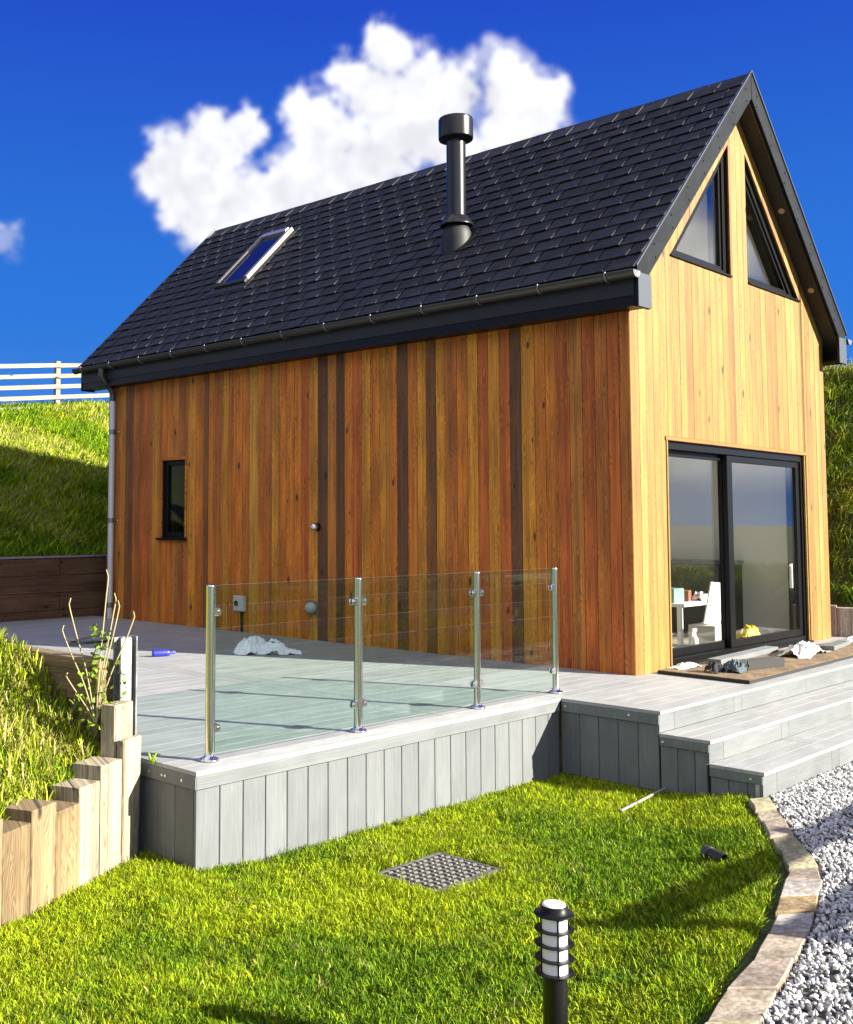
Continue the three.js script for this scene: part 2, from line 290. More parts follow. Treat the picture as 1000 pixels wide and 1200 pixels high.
// ---------------------------------------------------------------- the house
const HW = 4.662, HL = 8.351, EO = 0.2307, EY = 3.636, RY = 6.164, RX = HW / 2, ZG = 0.196, ZF = -HL - 0.405;
const SL = (RY - EY) / (RX + EO);
const roofY = (x) => EY + SL * ((x <= RX ? x : HW - x) + EO);
const house = thing('timber_house', 'narrow cedar clad house with steep dark slate roof and black flue', 'house');
const DOOR = [0.64, 4.05, 0.02, 2.19];
const WL = [[0.80, 3.955], [2.165, 3.955], [2.165, 5.40]], WR = [[2.575, 3.955], [3.995, 3.955], [2.575, 5.40]];
const SW = [-7.03, -6.51, 1.15, 2.20];                       // small window in the long wall: z0 z1 y0 y1
const rect = (a, b, c, d) => [[a, c], [b, c], [b, d], [a, d]];
{
  // structural walls
  const top = (x) => roofY(x) - 0.30;
  mesh('wall', slab([[0.03, -0.62], [HW - 0.03, -0.62], [HW - 0.03, top(HW - 0.03)], [RX, top(RX)], [0.03, top(0.03)]], 0.22, 0, [rect(...DOOR), WL, WR]).translate(0, 0, -0.245), MAT.membrane, house);
  mesh('wall', slab([[0.03, -0.62], [HW - 0.03, -0.62], [HW - 0.03, top(HW - 0.03)], [RX, top(RX)], [0.03, top(0.03)]], 0.22, 0).translate(0, 0, -HL + 0.025), MAT.membrane, house);
  mesh('wall', slabX([[-HL + 0.25, -0.62], [-0.25, -0.62], [-0.25, 3.5], [-HL + 0.25, 3.5]], 0.025, 0.20, 0, [rect(...SW)]), MAT.membrane, house);
  mesh('wall', slabX([[-HL + 0.25, -0.62], [-0.25, -0.62], [-0.25, 3.5], [-HL + 0.25, 3.5]], HW - 0.225, 0.20, 0), MAT.membrane, house);
  // cladding, long wall
  const zs = [-8.324, -8.198, -8.043, -7.89, -7.709, -7.531, -7.385, -7.241, -7.099, -6.904, -6.783, -6.658, -6.47, -6.286, -6.131, -6.029, -5.903, -5.778, -5.631, -5.486, -5.357, -5.225, -5.063, -4.949, -4.814, -4.68, -4.549, -4.419, -4.292, -4.166, -4.021, -3.862, -3.721, -3.593, -3.461, -3.327, -3.189, -3.049, -2.916, -2.799, -2.652, -2.516, -2.392, -2.26, -2.131, -1.983, -1.845, -1.714, -1.586, -1.443, -1.319, -1.186, -1.028, -0.907, -0.773, -0.639, -0.5, -0.37, -0.236, -0.115, 0.0];
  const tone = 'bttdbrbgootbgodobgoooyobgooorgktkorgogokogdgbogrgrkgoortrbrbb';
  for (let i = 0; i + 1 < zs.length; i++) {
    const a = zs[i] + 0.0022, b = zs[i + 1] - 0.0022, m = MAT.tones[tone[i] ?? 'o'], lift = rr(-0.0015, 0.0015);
    const parts = [];
    const cut = [a, ...[SW[0], SW[1]].filter(q => q > a && q < b), b];
    for (let k = 0; k + 1 < cut.length; k++) {
      const [p, q] = [cut[k], cut[k + 1]], mid = (p + q) / 2;
      if (mid > SW[0] && mid < SW[1]) parts.push([p, q, -0.03, SW[2]], [p, q, SW[3], 3.42]); else parts.push([p, q, -0.03, 3.42]);
    }
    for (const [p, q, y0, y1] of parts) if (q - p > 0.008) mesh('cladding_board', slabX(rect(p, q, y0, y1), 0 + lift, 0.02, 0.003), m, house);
  }
  // cladding, gable
  const win = (x) => x > WL[0][0] && x < WL[1][0] ? mix(WL[0][1], WL[2][1], (x - WL[0][0]) / (WL[1][0] - WL[0][0])) : x > WR[0][0] && x < WR[1][0] ? mix(WR[2][1], WR[0][1], (x - WR[0][0]) / (WR[1][0] - WR[0][0])) : null;
  const crit = [DOOR[0], DOOR[1], WL[0][0], WL[1][0], WR[0][0], WR[1][0], RX];
  let x = -0.0, n = 0; const tn = (q) => roofY(q) - 0.27;
  while (x < HW - 0.01) {
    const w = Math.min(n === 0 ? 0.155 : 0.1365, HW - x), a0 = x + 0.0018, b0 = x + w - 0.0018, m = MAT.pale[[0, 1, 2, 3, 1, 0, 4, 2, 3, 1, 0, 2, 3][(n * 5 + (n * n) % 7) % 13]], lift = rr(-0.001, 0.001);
    const cut = [a0, ...crit.filter(q => q > a0 + 0.006 && q < b0 - 0.006), b0];
    for (let k = 0; k + 1 < cut.length; k++) {
      const p = cut[k], q = cut[k + 1], mid = (p + q) / 2, e = 1e-4;
      const lo = mid > DOOR[0] && mid < DOOR[1] ? DOOR[3] : -0.03;
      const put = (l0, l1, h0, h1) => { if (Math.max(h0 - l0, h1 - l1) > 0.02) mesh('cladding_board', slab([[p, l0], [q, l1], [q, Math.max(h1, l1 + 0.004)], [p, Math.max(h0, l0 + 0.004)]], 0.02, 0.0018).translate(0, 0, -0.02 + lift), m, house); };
      if (win(mid) !== null) { put(lo, lo, 3.955, 3.955); put(win(p + e) ?? win(mid), win(q - e) ?? win(mid), tn(p), tn(q)); } else put(lo, lo, tn(p), tn(q));
    }
    x += w; n++;
  }
  for (let i = 0; i < 35; i++) {                              // far side wall boards
    const z1 = -i * 0.24, z0 = Math.max(-HL, z1 - 0.24);
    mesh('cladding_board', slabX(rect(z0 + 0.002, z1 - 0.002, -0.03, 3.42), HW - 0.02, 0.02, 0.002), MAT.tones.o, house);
  }
  // roof body
  const prof = (dt, db, e) => { const L = -EO + e, T = (q) => roofY(q); return [[L, T(L) - dt], [RX, RY - dt], [HW - L, T(L) - dt], [HW - L, T(L) - db], [RX, RY - db], [L, T(L) - db]]; };
  const roof = mesh('roof', slab(prof(0.035, 0.26, 0.02), ZG - 0.03 - (ZF + 0.03), 0).translate(0, 0, ZF + 0.03), MAT.blackMatt, house);
  // tiles on the slope that shows: 17 courses
  const NR = 17, LS = Math.hypot(RX + EO, RY - EY), EXPO = (LS - 0.05) / NR, TW = 0.305, ux = (RX + EO) / LS, uy = (RY - EY) / LS;
  const X = V(0, 0, 1), Y = V(ux, uy, 0), Z = new THREE.Vector3().crossVectors(X, Y); // Z: outward (-uy, ux)
  const list = [];
  for (let r = 0; r < NR; r++) {
    let z = ZG - (r % 2 ? TW * 0.5 : 0) - 0.0;
    if (r % 2) list.push([r, ZG, ZG - TW * 0.5 + 0.0]);
    while (z > ZF + 0.05) { const z2 = Math.max(ZF, z - TW); list.push([r, z, z2]); z = z2; }
  }
  const tileGeo = (r, za, zb) => {
    const w = za - zb - 0.006, l = Math.min(EXPO + 0.07, LS - r * EXPO), g = slab([[0, 0], [w, 0], [w, l], [0, l]], 0.014, 0.0025);
    const pa = g.attributes.position, tilt = 0.020 / EXPO, tw = 0.008 + rr(-0.003, 0.004), jig = rr(-0.006, 0.006) ;
    for (let i = 0; i < pa.count; i++) { const px = pa.getX(i), py = pa.getY(i); pa.setZ(i, pa.getZ(i) + (1 - py / EXPO) * tilt * EXPO * 0.9 + tw * (px / w) + jig * 0.3 * (1 - py / EXPO)); pa.setY(i, py + jig * 0.6); }
    g.computeVertexNormals();
    along(g, X, Y, Z); const s = r * EXPO - 0.01;
    g.translate(-EO + ux * s - uy * -0.006 * 0, EY + uy * s - 0.006, zb + 0.003); return g;
  };
  const order = list.map((t, i) => [i, (t[1] + t[2]) / 2 - t[0] * 0.05]).sort((a, b) => b[1] - a[1]).map(t => t[0]);
  const rest = [];
  order.forEach((i, k) => { const g = tileGeo(...list[i]); if (k < 300) mesh('roof_tile', g, MAT.tiles[Math.floor(R() * 3)], roof); else rest.push(g); });
  const rm = mesh('roof_tiles', merge(rest), MAT.tiles[0], roof); rm.userData.kind = 'stuff';
  // other slope: courses
  const other = [];
  for (let r = 0; r < NR; r++) { const s = r * EXPO - 0.01, g = bx(0, 0, ZF, EXPO + 0.05, 0.014, ZG, 'z', 0.002); g.rotateZ(Math.PI - Math.atan2(uy, ux) + 0.06); g.translate(HW + EO - ux * s, EY + uy * s, 0); other.push(g); }
  const ot = mesh('roof_tiles', merge(other), MAT.tiles[0], roof); ot.userData.kind = 'stuff';
  // ridge caps
  for (let i = 0; i < 20; i++) {
    const z1 = ZG - i * 0.4484, z0 = z1 - 0.446, up = (i % 2) * 0.002;
    mesh('ridge_tile', slab([[RX - 0.12, RY - 0.100 + up], [RX, RY + 0.018 + up], [RX + 0.12, RY - 0.100 + up], [RX + 0.12, RY - 0.116 + up], [RX, RY + 0.002 + up], [RX - 0.12, RY - 0.116 + up]], z1 - z0, 0).translate(0, 0, z0), MAT.tiles[i % 3], roof);
  }
  // bargeboards
  const barge = (sx, z, t, name) => {
    const X0 = sx > 0 ? (q) => q : (q) => HW - q;
    let p = [[X0(-0.205), roofY(-0.205) + 0.016], [X0(RX - 0.004), RY + 0.012], [X0(RX - 0.004), RY - 0.27], [X0(0.02), roofY(0.02) - 0.27], [X0(0.02), 3.29], [X0(-0.205), 3.29]];
    if (sx < 0) p.reverse();
    const b = mesh(name, slab(p, t, 0.003).translate(0, 0, z), MAT.verge, house);
    for (let i = 0; i < 7; i++) for (const o of [0.07, 0.21]) { const q = 0.12 + i * 0.345 + (o > 0.2 ? 0.02 : 0), g = cyl(0.011, 0.011, 0.006, 0, 0, 0, 10); g.rotateX(Math.PI / 2); g.translate(X0(q), roofY(q) - o, z + (z > 0 ? t : -0.006)); mesh('bolt', g, MAT.black, b); }
    return b;
  };
  barge(1, ZG - 0.026, 0.03, 'bargeboard'); barge(-1, ZG - 0.026, 0.03, 'bargeboard'); barge(1, ZF, 0.03, 'bargeboard'); barge(-1, ZF, 0.03, 'bargeboard');
  // verge trim along the roof edge
  for (const sx of [1, -1]) for (const z of [ZG - 0.012, ZF - 0.006]) {
    const X0 = sx > 0 ? (q) => q : (q) => HW - q; let p = [[X0(-EO), EY + 0.010], [X0(RX), RY + 0.024], [X0(RX), RY + 0.044], [X0(-EO), EY + 0.030]]; if (sx < 0) p.reverse();
    mesh('verge_trim', slab(p, 0.03, 0.002).translate(0, 0, z), MAT.eaveEnd, house);
  }
  // soffits under the gable overhang
  for (const sx of [1, -1]) {
    const X0 = sx > 0 ? (q) => q : (q) => HW - q; let p = [[X0(0.03), roofY(0.03) - 0.275], [X0(RX), RY - 0.275], [X0(RX), RY - 0.295], [X0(0.03), roofY(0.03) - 0.295]]; if (sx < 0) p.reverse();
    const so = mesh('soffit', slab(p, ZG - 0.03, 0).translate(0, 0, 0.002), MAT.soffit, house);
    for (const q of [0.55, 1.35]) { const g = cyl(0.035, 0.035, 0.012, 0, 0, 0, 14); g.rotateZ((sx > 0 ? 1 : -1) * Math.atan(SL)); g.translate(X0(q), roofY(q) - 0.305, 0.09); mesh('soffit_light', g, M([0.42, 0.27, 0.16], 0.5), so); }
  }
  // eaves: fascia, soffit, gutter
  for (const sx of [1, -1]) {
    const F = (q) => sx > 0 ? q : HW - q, bb = (a, y0, z0, b, y1, z1) => bx(Math.min(F(a), F(b)), y0, z0, Math.max(F(a), F(b)), y1, z1, 'z', 0.002);
    mesh('fascia', bb(-0.200, 3.30, -HL - 0.36, -0.178, 3.585, ZG - 0.03), MAT.black, house);
    mesh('soffit', bb(-0.177, 3.305, -HL - 0.36, 0.018, 3.325, ZG - 0.03), MAT.black, house);
    const gx = F(-0.268), gy = 3.600, gl = ZG + 0.03 - (ZF - 0.05), ring = [];
    const prof2 = []; for (let i = 0; i <= 14; i++) { const a = Math.PI + Math.PI * i / 14; prof2.push([Math.cos(a) * 0.060, Math.sin(a) * 0.060]); } for (let i = 14; i >= 0; i--) { const a = Math.PI + Math.PI * i / 14; prof2.push([Math.cos(a) * 0.056, Math.sin(a) * 0.056]); }
    const gut = mesh('gutter', slab(prof2, gl, 0).translate(gx, gy, ZF - 0.05), MAT.gutter, house);
    const bead = tube([[gx - sx * 0.062, gy, ZF - 0.05], [gx - sx * 0.062, gy, (ZF + ZG) / 2], [gx - sx * 0.062, gy, ZG + 0.03]], 0.008, 8, 8); mesh('gutter_bead', bead, MAT.gutter, gut);
    for (const z of [ZG + 0.030, ZF - 0.052]) { const s = []; for (let i = 0; i <= 14; i++) { const a = Math.PI + Math.PI * i / 14; s.push([Math.cos(a) * 0.064, Math.sin(a) * 0.064]); } mesh('end_cap', slab(s, 0.004, 0).translate(gx, gy, z), MAT.galv, gut); }
    for (let i = 0; i < 13; i++) {
      const z = ZG - 0.25 - i * 0.71, pts = []; for (let k = 0; k <= 12; k++) { const a = Math.PI - 0.25 + (Math.PI + 0.5) * k / 12; pts.push([gx + Math.cos(a) * 0.0645, gy + Math.sin(a) * 0.0645, z]); }
      mesh('gutter_bracket', tube(pts, 0.009, 16, 6), MAT.galv, gut);
    }
    // eave box end at the gable
    mesh('eave_end', bb(-0.202, 3.292, ZG + 0.006, 0.025, 3.60, ZG + 0.012), MAT.eaveEnd, house);
  }
  // downpipe with swan neck
  const dz = -8.12, gx = -0.268;
  const dp = mesh('downpipe', merge([tube([[gx, 3.56, dz], [gx, 3.47, dz], [gx + 0.03, 3.40, dz], [-0.11, 3.27, dz], [-0.075, 3.19, dz], [-0.075, 3.10, dz]], 0.042, 30, 14), cyl(0.046, 0.046, 0.12, gx, 3.44, dz, 16)]), MAT.gutter, house);
  mesh('pipe', cyl(0.041, 0.041, 3.12, -0.075, -0.02, dz, 18), M([0.62, 0.64, 0.66], 0.4, { metalness: 0.2 }), dp);
  for (const y of [2.62, 1.35, 0.15]) { mesh('pipe_clip', merge([cyl(0.047, 0.047, 0.07, -0.075, y, dz, 18), bx(-0.075, y + 0.02, dz - 0.012, -0.003, y + 0.05, dz + 0.012, 'x', 0.002)]), MAT.galv, dp); mesh('screw', new THREE.SphereGeometry(0.014, 8, 6).translate(-0.012, y + 0.035, dz + 0.075), MAT.screw, dp); }
  // flue
  const fx = 0.62, fz = -2.44, fl = sub('flue', house, fx, 0, fz), fy = roofY(fx);
  mesh('pipe', cyl(0.108, 0.108, 5.70 - fy + 0.25, 0, fy - 0.25, 0, 28), MAT.flue, fl);
  mesh('flue_cap', new THREE.LatheGeometry([[0.112, 5.665], [0.19, 5.68], [0.196, 5.70], [0.196, 5.905], [0.188, 5.925], [0.05, 5.94], [0.0, 5.942]].map(p => new THREE.Vector2(...p)), 32), MAT.flue, fl);
  mesh('storm_collar', new THREE.LatheGeometry([[0.185, fy + 0.215], [0.19, fy + 0.23], [0.135, fy + 0.315], [0.112, fy + 0.325], [0.108, fy + 0.325]].map(p => new THREE.Vector2(...p)), 32), MAT.flue, fl);
  mesh('flashing_boot', new THREE.LatheGeometry([[0.175, fy - 0.22], [0.172, fy + 0.05], [0.165, fy + 0.13], [0.14, fy + 0.19], [0.112, fy + 0.225]].map(p => new THREE.Vector2(...p)), 32), MAT.blackMatt, fl);
  { const g = bx(-0.21, 0, -0.23, 0.21, 0.012, 0.23, 'x', 0.002); g.rotateZ(Math.atan(SL)); g.translate(0, fy + 0.028, 0); mesh('flashing', g, MAT.blackMatt, fl); }
  // roof window
  const sk = sub('roof_window', house, 0.78, roofY(0.78) + 0.01, -6.52); sk.rotation.z = Math.atan(SL);
  const k0 = 0, k1 = 1.30, zA = -0.33, zB = 0.33, hh = 0.085;
  mesh('frame', merge([bx(k0 + 0.08, 0, zA, k1, hh, zA + 0.065, 'x'), bx(k0 + 0.08, 0, zB - 0.065, k1, hh, zB, 'x')]), MAT.velux, sk);
  mesh('hood', bx(k1 - 0.09, 0.012, zA + 0.066, k1, hh + 0.012, zB - 0.066, 'z'), MAT.zinc, sk);
  mesh('sill', bx(k0, 0, zA, k0 + 0.078, hh - 0.02, zB, 'z'), MAT.blackMatt, sk);
  mesh('pane', bx(k0 + 0.08, hh - 0.045, zA + 0.066, k1 - 0.092, hh - 0.030, zB - 0.066, 'x', 0), M([0.010, 0.014, 0.05], 0.04), sk);
  mesh('flashing', bx(k0 - 0.14, -0.012, zA - 0.09, k1 + 0.09, 0.030, zB + 0.09, 'x'), MAT.blackMatt, sk);
  // small window in the long wall
  const [a, b, y0, y1] = SW, sw = sub('window', house);
  mesh('frame', slabX(rect(a + 0.002, b - 0.002, y0 + 0.002, y1 - 0.002), 0.045, 0.07, 0.003, [rect(a + 0.075, b - 0.055, y0 + 0.075, y1 - 0.065)]), MAT.windowFrame, sw);
  mesh('pane', bx(0.075, y0 + 0.07, a + 0.07, 0.085, y1 - 0.06, b - 0.05, 'z', 0), MAT.glass, sw);
  mesh('sill', bx(-0.055, y0 - 0.03, a - 0.055, 0.044, y0, b + 0.045, 'z'), MAT.windowFrame, sw);
  mesh('head_trim', bx(-0.012, y1, a - 0.05, 0.04, y1 + 0.035, b + 0.05, 'z'), MAT.tones.b, sw);
  mesh('reveal', bx(-0.010, y0, b + 0.001, 0.044, y1, b + 0.028, 'z'), MAT.tones.g, sw);
}
{ // sliding door
  const d = sub('sliding_door', house), [a, b, y0, y1] = DOOR, F = MAT.windowFrame;
  mesh('frame', slab(rect(a + 0.03, b - 0.03, y0, y1 - 0.04), 0.17, 0.003, [rect(a + 0.075, b - 0.10, y0 + 0.055, y1 - 0.115)]).translate(0, 0, -0.20), F, d);
  const L0 = a + 0.078, L1 = 2.16, R0 = 2.06, R1 = b - 0.104, pl = sub('door_leaf', d), pr = sub('door_leaf', d);
  mesh('leaf_frame', slab(rect(L0, L1, y0 + 0.058, y1 - 0.118), 0.05, 0.003, [rect(L0 + 0.045, L1 - 0.09, y0 + 0.135, y1 - 0.175)]).translate(0, 0, -0.16), F, pl);
  mesh('pane', bx(L0 + 0.04, y0 + 0.13, -0.140, L1 - 0.085, y1 - 0.17, -0.130, 'y', 0), MAT.glass, pl);
  mesh('leaf_frame', slab(rect(R0, R1, y0 + 0.058, y1 - 0.118), 0.05, 0.003, [rect(R0 + 0.12, R1 - 0.09, y0 + 0.135, y1 - 0.185)]).translate(0, 0, -0.10), F, pr);
  mesh('pane', bx(R0 + 0.115, y0 + 0.13, -0.080, R1 - 0.085, y1 - 0.18, -0.070, 'y', 0), MAT.glass, pr);
  mesh('handle', merge([bx(R1 - 0.135, 0.62, -0.135, R1 - 0.11, 0.90, -0.105, 'y'), bx(R1 - 0.16, 0.87, -0.13, R1 - 0.10, 0.885, -0.11, 'x', 0.002)]), MAT.white, pr);
  mesh('threshold', bx(a + 0.01, -0.012, -0.22, b - 0.01, y0 - 0.001, 0.03, 'x'), F, d);
  mesh('head_trim', bx(a - 0.01, y1 - 0.038, -0.19, b + 0.01, y1 - 0.002, 0.012, 'x'), MAT.pale[2], d);
  mesh('jamb_trim', bx(a + 0.002, y0, -0.19, a + 0.028, y1 - 0.04, 0.012, 'y'), MAT.pale[1], d);
  mesh('jamb_trim', bx(b - 0.028, y0, -0.19, b - 0.002, y1 - 0.04, 0.012, 'y'), MAT.pale[2], d);
  // gable windows
  const inset = (p, k) => { const c = [(p[0][0] + p[1][0] + p[2][0]) / 3, (p[0][1] + p[1][1] + p[2][1]) / 3]; // inset a triangle by its edges
    const out = []; const n = 3; const ccw = ((p[1][0] - p[0][0]) * (p[2][1] - p[0][1]) - (p[2][0] - p[0][0]) * (p[1][1] - p[0][1])) > 0 ? 1 : -1;
    for (let i = 0; i < n; i++) { const A = p[(i + 2) % n], B = p[i], D = p[(i + 1) % n]; const e1 = [B[0] - A[0], B[1] - A[1]], e2 = [D[0] - B[0], D[1] - B[1]]; const l1 = Math.hypot(...e1), l2 = Math.hypot(...e2); const n1 = [-e1[1] / l1 * ccw, e1[0] / l1 * ccw], n2 = [-e2[1] / l2 * ccw, e2[0] / l2 * ccw]; const kk = k / (1 + n1[0] * n2[0] + n1[1] * n2[1]); out.push([B[0] + (n1[0] + n2[0]) * kk, B[1] + (n1[1] + n2[1]) * kk]); } return out; };
  for (const t of [WL, WR]) {
    const w = sub('window', house);
    mesh('frame', slab(inset(t, 0.004), 0.08, 0.002, [inset(t, 0.075)]).translate(0, 0, -0.125), F, w);
    mesh('sash', slab(inset(t, 0.077), 0.05, 0.002, [inset(t, 0.115)]).translate(0, 0, -0.115), F, w);
    mesh('pane', slab(inset(t, 0.108), 0.010, 0).translate(0, 0, -0.095), MAT.paneGlass, w);
    mesh('sill', bx(t[0][0] + 0.006, t[0][1] + 0.002, -0.04, t[1][0] - 0.006, t[0][1] + 0.022, 0.020, 'x'), F, w);
  }
  // rooms behind the glass
  mesh('interior_floor', bx(0.26, -0.60, -HL + 0.26, HW - 0.26, 0.005, -0.25, 'z', 0), MAT.floor, house);
  mesh('loft_floor', bx(0.24, 2.48, -HL + 0.26, HW - 0.24, 2.66, -5.0, 'z', 0), MAT.plaster, house);
  mesh('partition', bx(0.26, 0.01, -5.1, HW - 0.26, 2.475, -5.0, 'x', 0), MAT.plasterGrey, house);
  mesh('lining', bx(0.227, 0.008, -4.99, 0.245, 3.60, -0.25, 'z', 0), MAT.plaster, house);
  mesh('lining', bx(HW - 0.245, 0.008, -4.99, HW - 0.227, 3.60, -0.25, 'z', 0), MAT.plaster, house);
  for (const sx of [1, -1]) { const F2 = (q) => sx > 0 ? q : HW - q; let p = [[F2(0.25), roofY(0.25) - 0.315], [F2(RX), RY - 0.315], [F2(RX), RY - 0.335], [F2(0.25), roofY(0.25) - 0.335]]; if (sx < 0) p.reverse(); mesh('ceiling', slab(p, 5.2, 0).translate(0, 0, -5.45), MAT.plaster, house); }
  mesh('partition', slab([[0.26, 2.665], [HW - 0.26, 2.665], [HW - 0.26, roofY(0.26) - 0.35], [RX, RY - 0.35], [0.26, roofY(0.26) - 0.35]], 0.1, 0).translate(0, 0, -5.6), MAT.plaster, house);
}

// ---------------------------------------------------------------- the deck
const DX0 = -5.19, DZ = 0.208, XA = -1.56, ZS = 1.036, STEP = 0.158, TREAD = 0.372, DXR = 6.4;
const deck = thing('timber_deck', 'pale grey composite deck with upright skirt boards around the cedar house', 'deck');
const dm = () => MAT.deck[Math.floor(R() * 3)], sm = () => MAT.skirt[Math.floor(R() * 3)];
const TH = 0.024;
{
  const board = (x0, x1, z0, z1, ax = 'x') => mesh('deck_board', bx(x0 + 0.0015, -TH, z0 + 0.0015, x1 - 0.0015, rr(-0.0004, 0.0003), z1 - 0.0015, ax, 0.0008), dm(), deck);
  board(DX0 - 0.012, XA - 0.15, DZ - 0.145, DZ + 0.014);                                   // front nosing
  const W = 0.1455;
  board(-0.004, 2.6, 0.004, DZ - 0.145); board(2.6, DXR, 0.004, DZ - 0.145);
  for (let z = DZ - 0.145; z > -8.55; z -= W) {
    const z0 = Math.max(-8.6, z - W);
    board(DX0 - 0.01, -2.845, z0, z);
    board(-2.555, -0.004, z0, z);
  }
  for (const x of [-2.845, -2.70]) for (const [a, b] of [[-8.6, -5.0], [-5.0, -1.4], [-1.4, DZ - 0.145]]) board(x, x + 0.145, a, b, 'z');
  // in front of the gable
  board(XA - 0.012, XA + 0.135, DZ - 0.145, ZS - 0.145, 'z');
  board(XA - 0.15, XA - 0.012, DZ - 0.145, DZ + 0.014, 'x');
  board(XA - 0.012, 2.2, ZS - 0.145, ZS + 0.014); board(2.2, DXR, ZS - 0.145, ZS + 0.014);
  const WB = (ZS - DZ) / 6;
  for (let k = 0; k < 6; k++) { const z = ZS - 0.145 - k * WB, z0 = z - WB; board(XA + 0.135, 0.02, z0, z); board(0.31, 3.6, z0, z); board(3.6, DXR, z0, z); }
  for (const x of [0.02, 0.165]) board(x, x + 0.145, DZ - 0.145, ZS - 0.145, 'z');
  for (let z = 0.004; z > -0.6; z -= W) board(HW + 0.01, DXR, z - W, z);
  // solid boxes for the framework, added to block light under the boards
  mesh('subframe_block', bx(DX0 + 0.03, -0.70, -8.6, -0.02, -0.03, DZ - 0.03, 'x', 0), MAT.joist, deck);
  mesh('subframe_block', bx(XA + 0.03, -0.70, 0.02, DXR, -0.031, ZS - 0.03, 'x', 0), MAT.joist, deck);
  // skirts: front
  const FH = 0.075;
  mesh('edge_strip', bx(DX0 - 0.004, -FH - TH, DZ - 0.002, XA - 0.03, -TH - 0.001, DZ + 0.010, 'x', 0.002), MAT.skirt[2], deck);
  for (let x = DX0; x < XA - 0.03; x += 0.173) mesh('skirt_board', bx(x + 0.003, -0.70, DZ - 0.026, Math.min(XA - 0.022, x + 0.170), -FH - TH - 0.0015, DZ - 0.004, 'y', 0.003), sm(), deck);
  // left side
  mesh('edge_strip', slabX(rect(-1.6, DZ + 0.008, -FH - TH, -TH - 0.001), DX0 - 0.014, 0.012, 0.002), MAT.skirt[0], deck);
  for (let i = 0, z = DZ - 0.027; z > -1.5; i++, z -= 0.165) mesh('skirt_board', slabX(rect(z - 0.162, z, -0.70, -FH - TH - 0.0015), DX0 + 0.002, 0.022, 0.003), sm(), deck);
  for (const z of [0.10, -0.05, -0.08, -0.2]) { const g = cyl(0.008, 0.008, 0.004, 0, 0, 0, 8); g.rotateZ(Math.PI / 2); g.translate(DX0 - 0.015, -0.062, z); mesh('screw', g, MAT.screw, deck); }
  // return to the steps
  mesh('edge_strip', slabX(rect(DZ + 0.016, ZS - 0.002, -FH - TH, -TH - 0.001), XA - 0.014, 0.012, 0.002), MAT.skirt[0], deck);
  for (let z = DZ + 0.004; z < ZS - 0.02; z += 0.163) mesh('skirt_board', slabX(rect(z, Math.min(ZS - 0.008, z + 0.159), -0.70, -FH - TH - 0.0015), XA + 0.002, 0.022, 0.003), sm(), deck);
  for (const z of [0.26, 0.80]) { const g = cyl(0.008, 0.008, 0.004, 0, 0, 0, 8); g.rotateZ(Math.PI / 2); g.translate(XA - 0.016, -0.055, z); mesh('screw', g, MAT.screw, deck); }
}
const steps = thing('deck_steps', 'two wide grey composite steps leading from gravel up to the deck', 'steps');
{
  for (let k = 0; k < 3; k++) {                               // k=0: riser under the deck edge
    const z = ZS + k * TREAD, y1 = -k * STEP - TH - 0.001, y0 = k < 2 ? -(k + 1) * STEP : -0.60;
    const js = [XA - 0.008, XA + 0.22, -0.33 + 0.0 * k, -0.18, 1.15, 2.6, 4.2, DXR];
    for (let i = 0; i + 1 < js.length; i++) mesh('riser', bx(js[i] + 0.002, y0 + (k < 2 ? 0.001 : 0), z - 0.022, js[i + 1] - 0.002, y1, z, 'x', 0.002), MAT.skirt[(i + k) % 3], steps);
    if (k < 2) {
      const ty = -(k + 1) * STEP, zf = z + TREAD, pb = (x0, x1, za, zb, ax) => mesh('tread_board', bx(x0 + 0.0015, ty - TH, za + 0.0015, x1 - 0.0015, ty + rr(-0.0004, 0.0003), zb - 0.0015, ax, 0.0008), dm(), steps);
      pb(XA - 0.012, 2.0, zf - 0.14, zf + 0.014, 'x'); pb(2.0, DXR, zf - 0.14, zf + 0.014, 'x');
      for (const [za, zb] of [[z, z + 0.115], [z + 0.115, zf - 0.14]]) { pb(XA - 0.012, -0.325, za, zb, 'x'); pb(-0.18, 2.7, za, zb, 'x'); pb(2.7, DXR, za, zb, 'x'); }
      for (const x of [-0.325, -0.2525]) pb(x, x + 0.0725, z, zf - 0.14, 'z');
      mesh('subframe_block', bx(XA + 0.03, -0.70, z + 0.002, DXR - 0.02, ty - TH - 0.004, zf - 0.025, 'x', 0), MAT.joist, steps);  // solid filler box, blocks light under the tread
      mesh('edge_strip', slabX(rect(z + 0.002, zf - 0.002, ty - TH - 0.06, ty - TH - 0.001), XA - 0.014, 0.012, 0.002), MAT.skirt[0], steps);
      for (let q = z + 0.002; q < zf - 0.03; q += 0.13) mesh('skirt_board', slabX(rect(q, Math.min(zf - 0.024, q + 0.126), -0.70, ty - TH - 0.0615), XA + 0.002, 0.022, 0.003), sm(), steps);
      const g = cyl(0.008, 0.008, 0.004, 0, 0, 0, 8); g.rotateZ(Math.PI / 2); g.translate(XA - 0.016, ty - TH - 0.03, k ? zf - 0.08 : z + 0.03); mesh('screw', g, MAT.screw, steps);
    }
  }
  mesh('corner_post', bx(XA - 0.012, -0.60, ZS + 2 * TREAD - 0.052, XA + 0.0, -2 * STEP - TH - 0.062, ZS + 2 * TREAD - 0.024, 'y', 0.002), MAT.deck[2], steps);
}

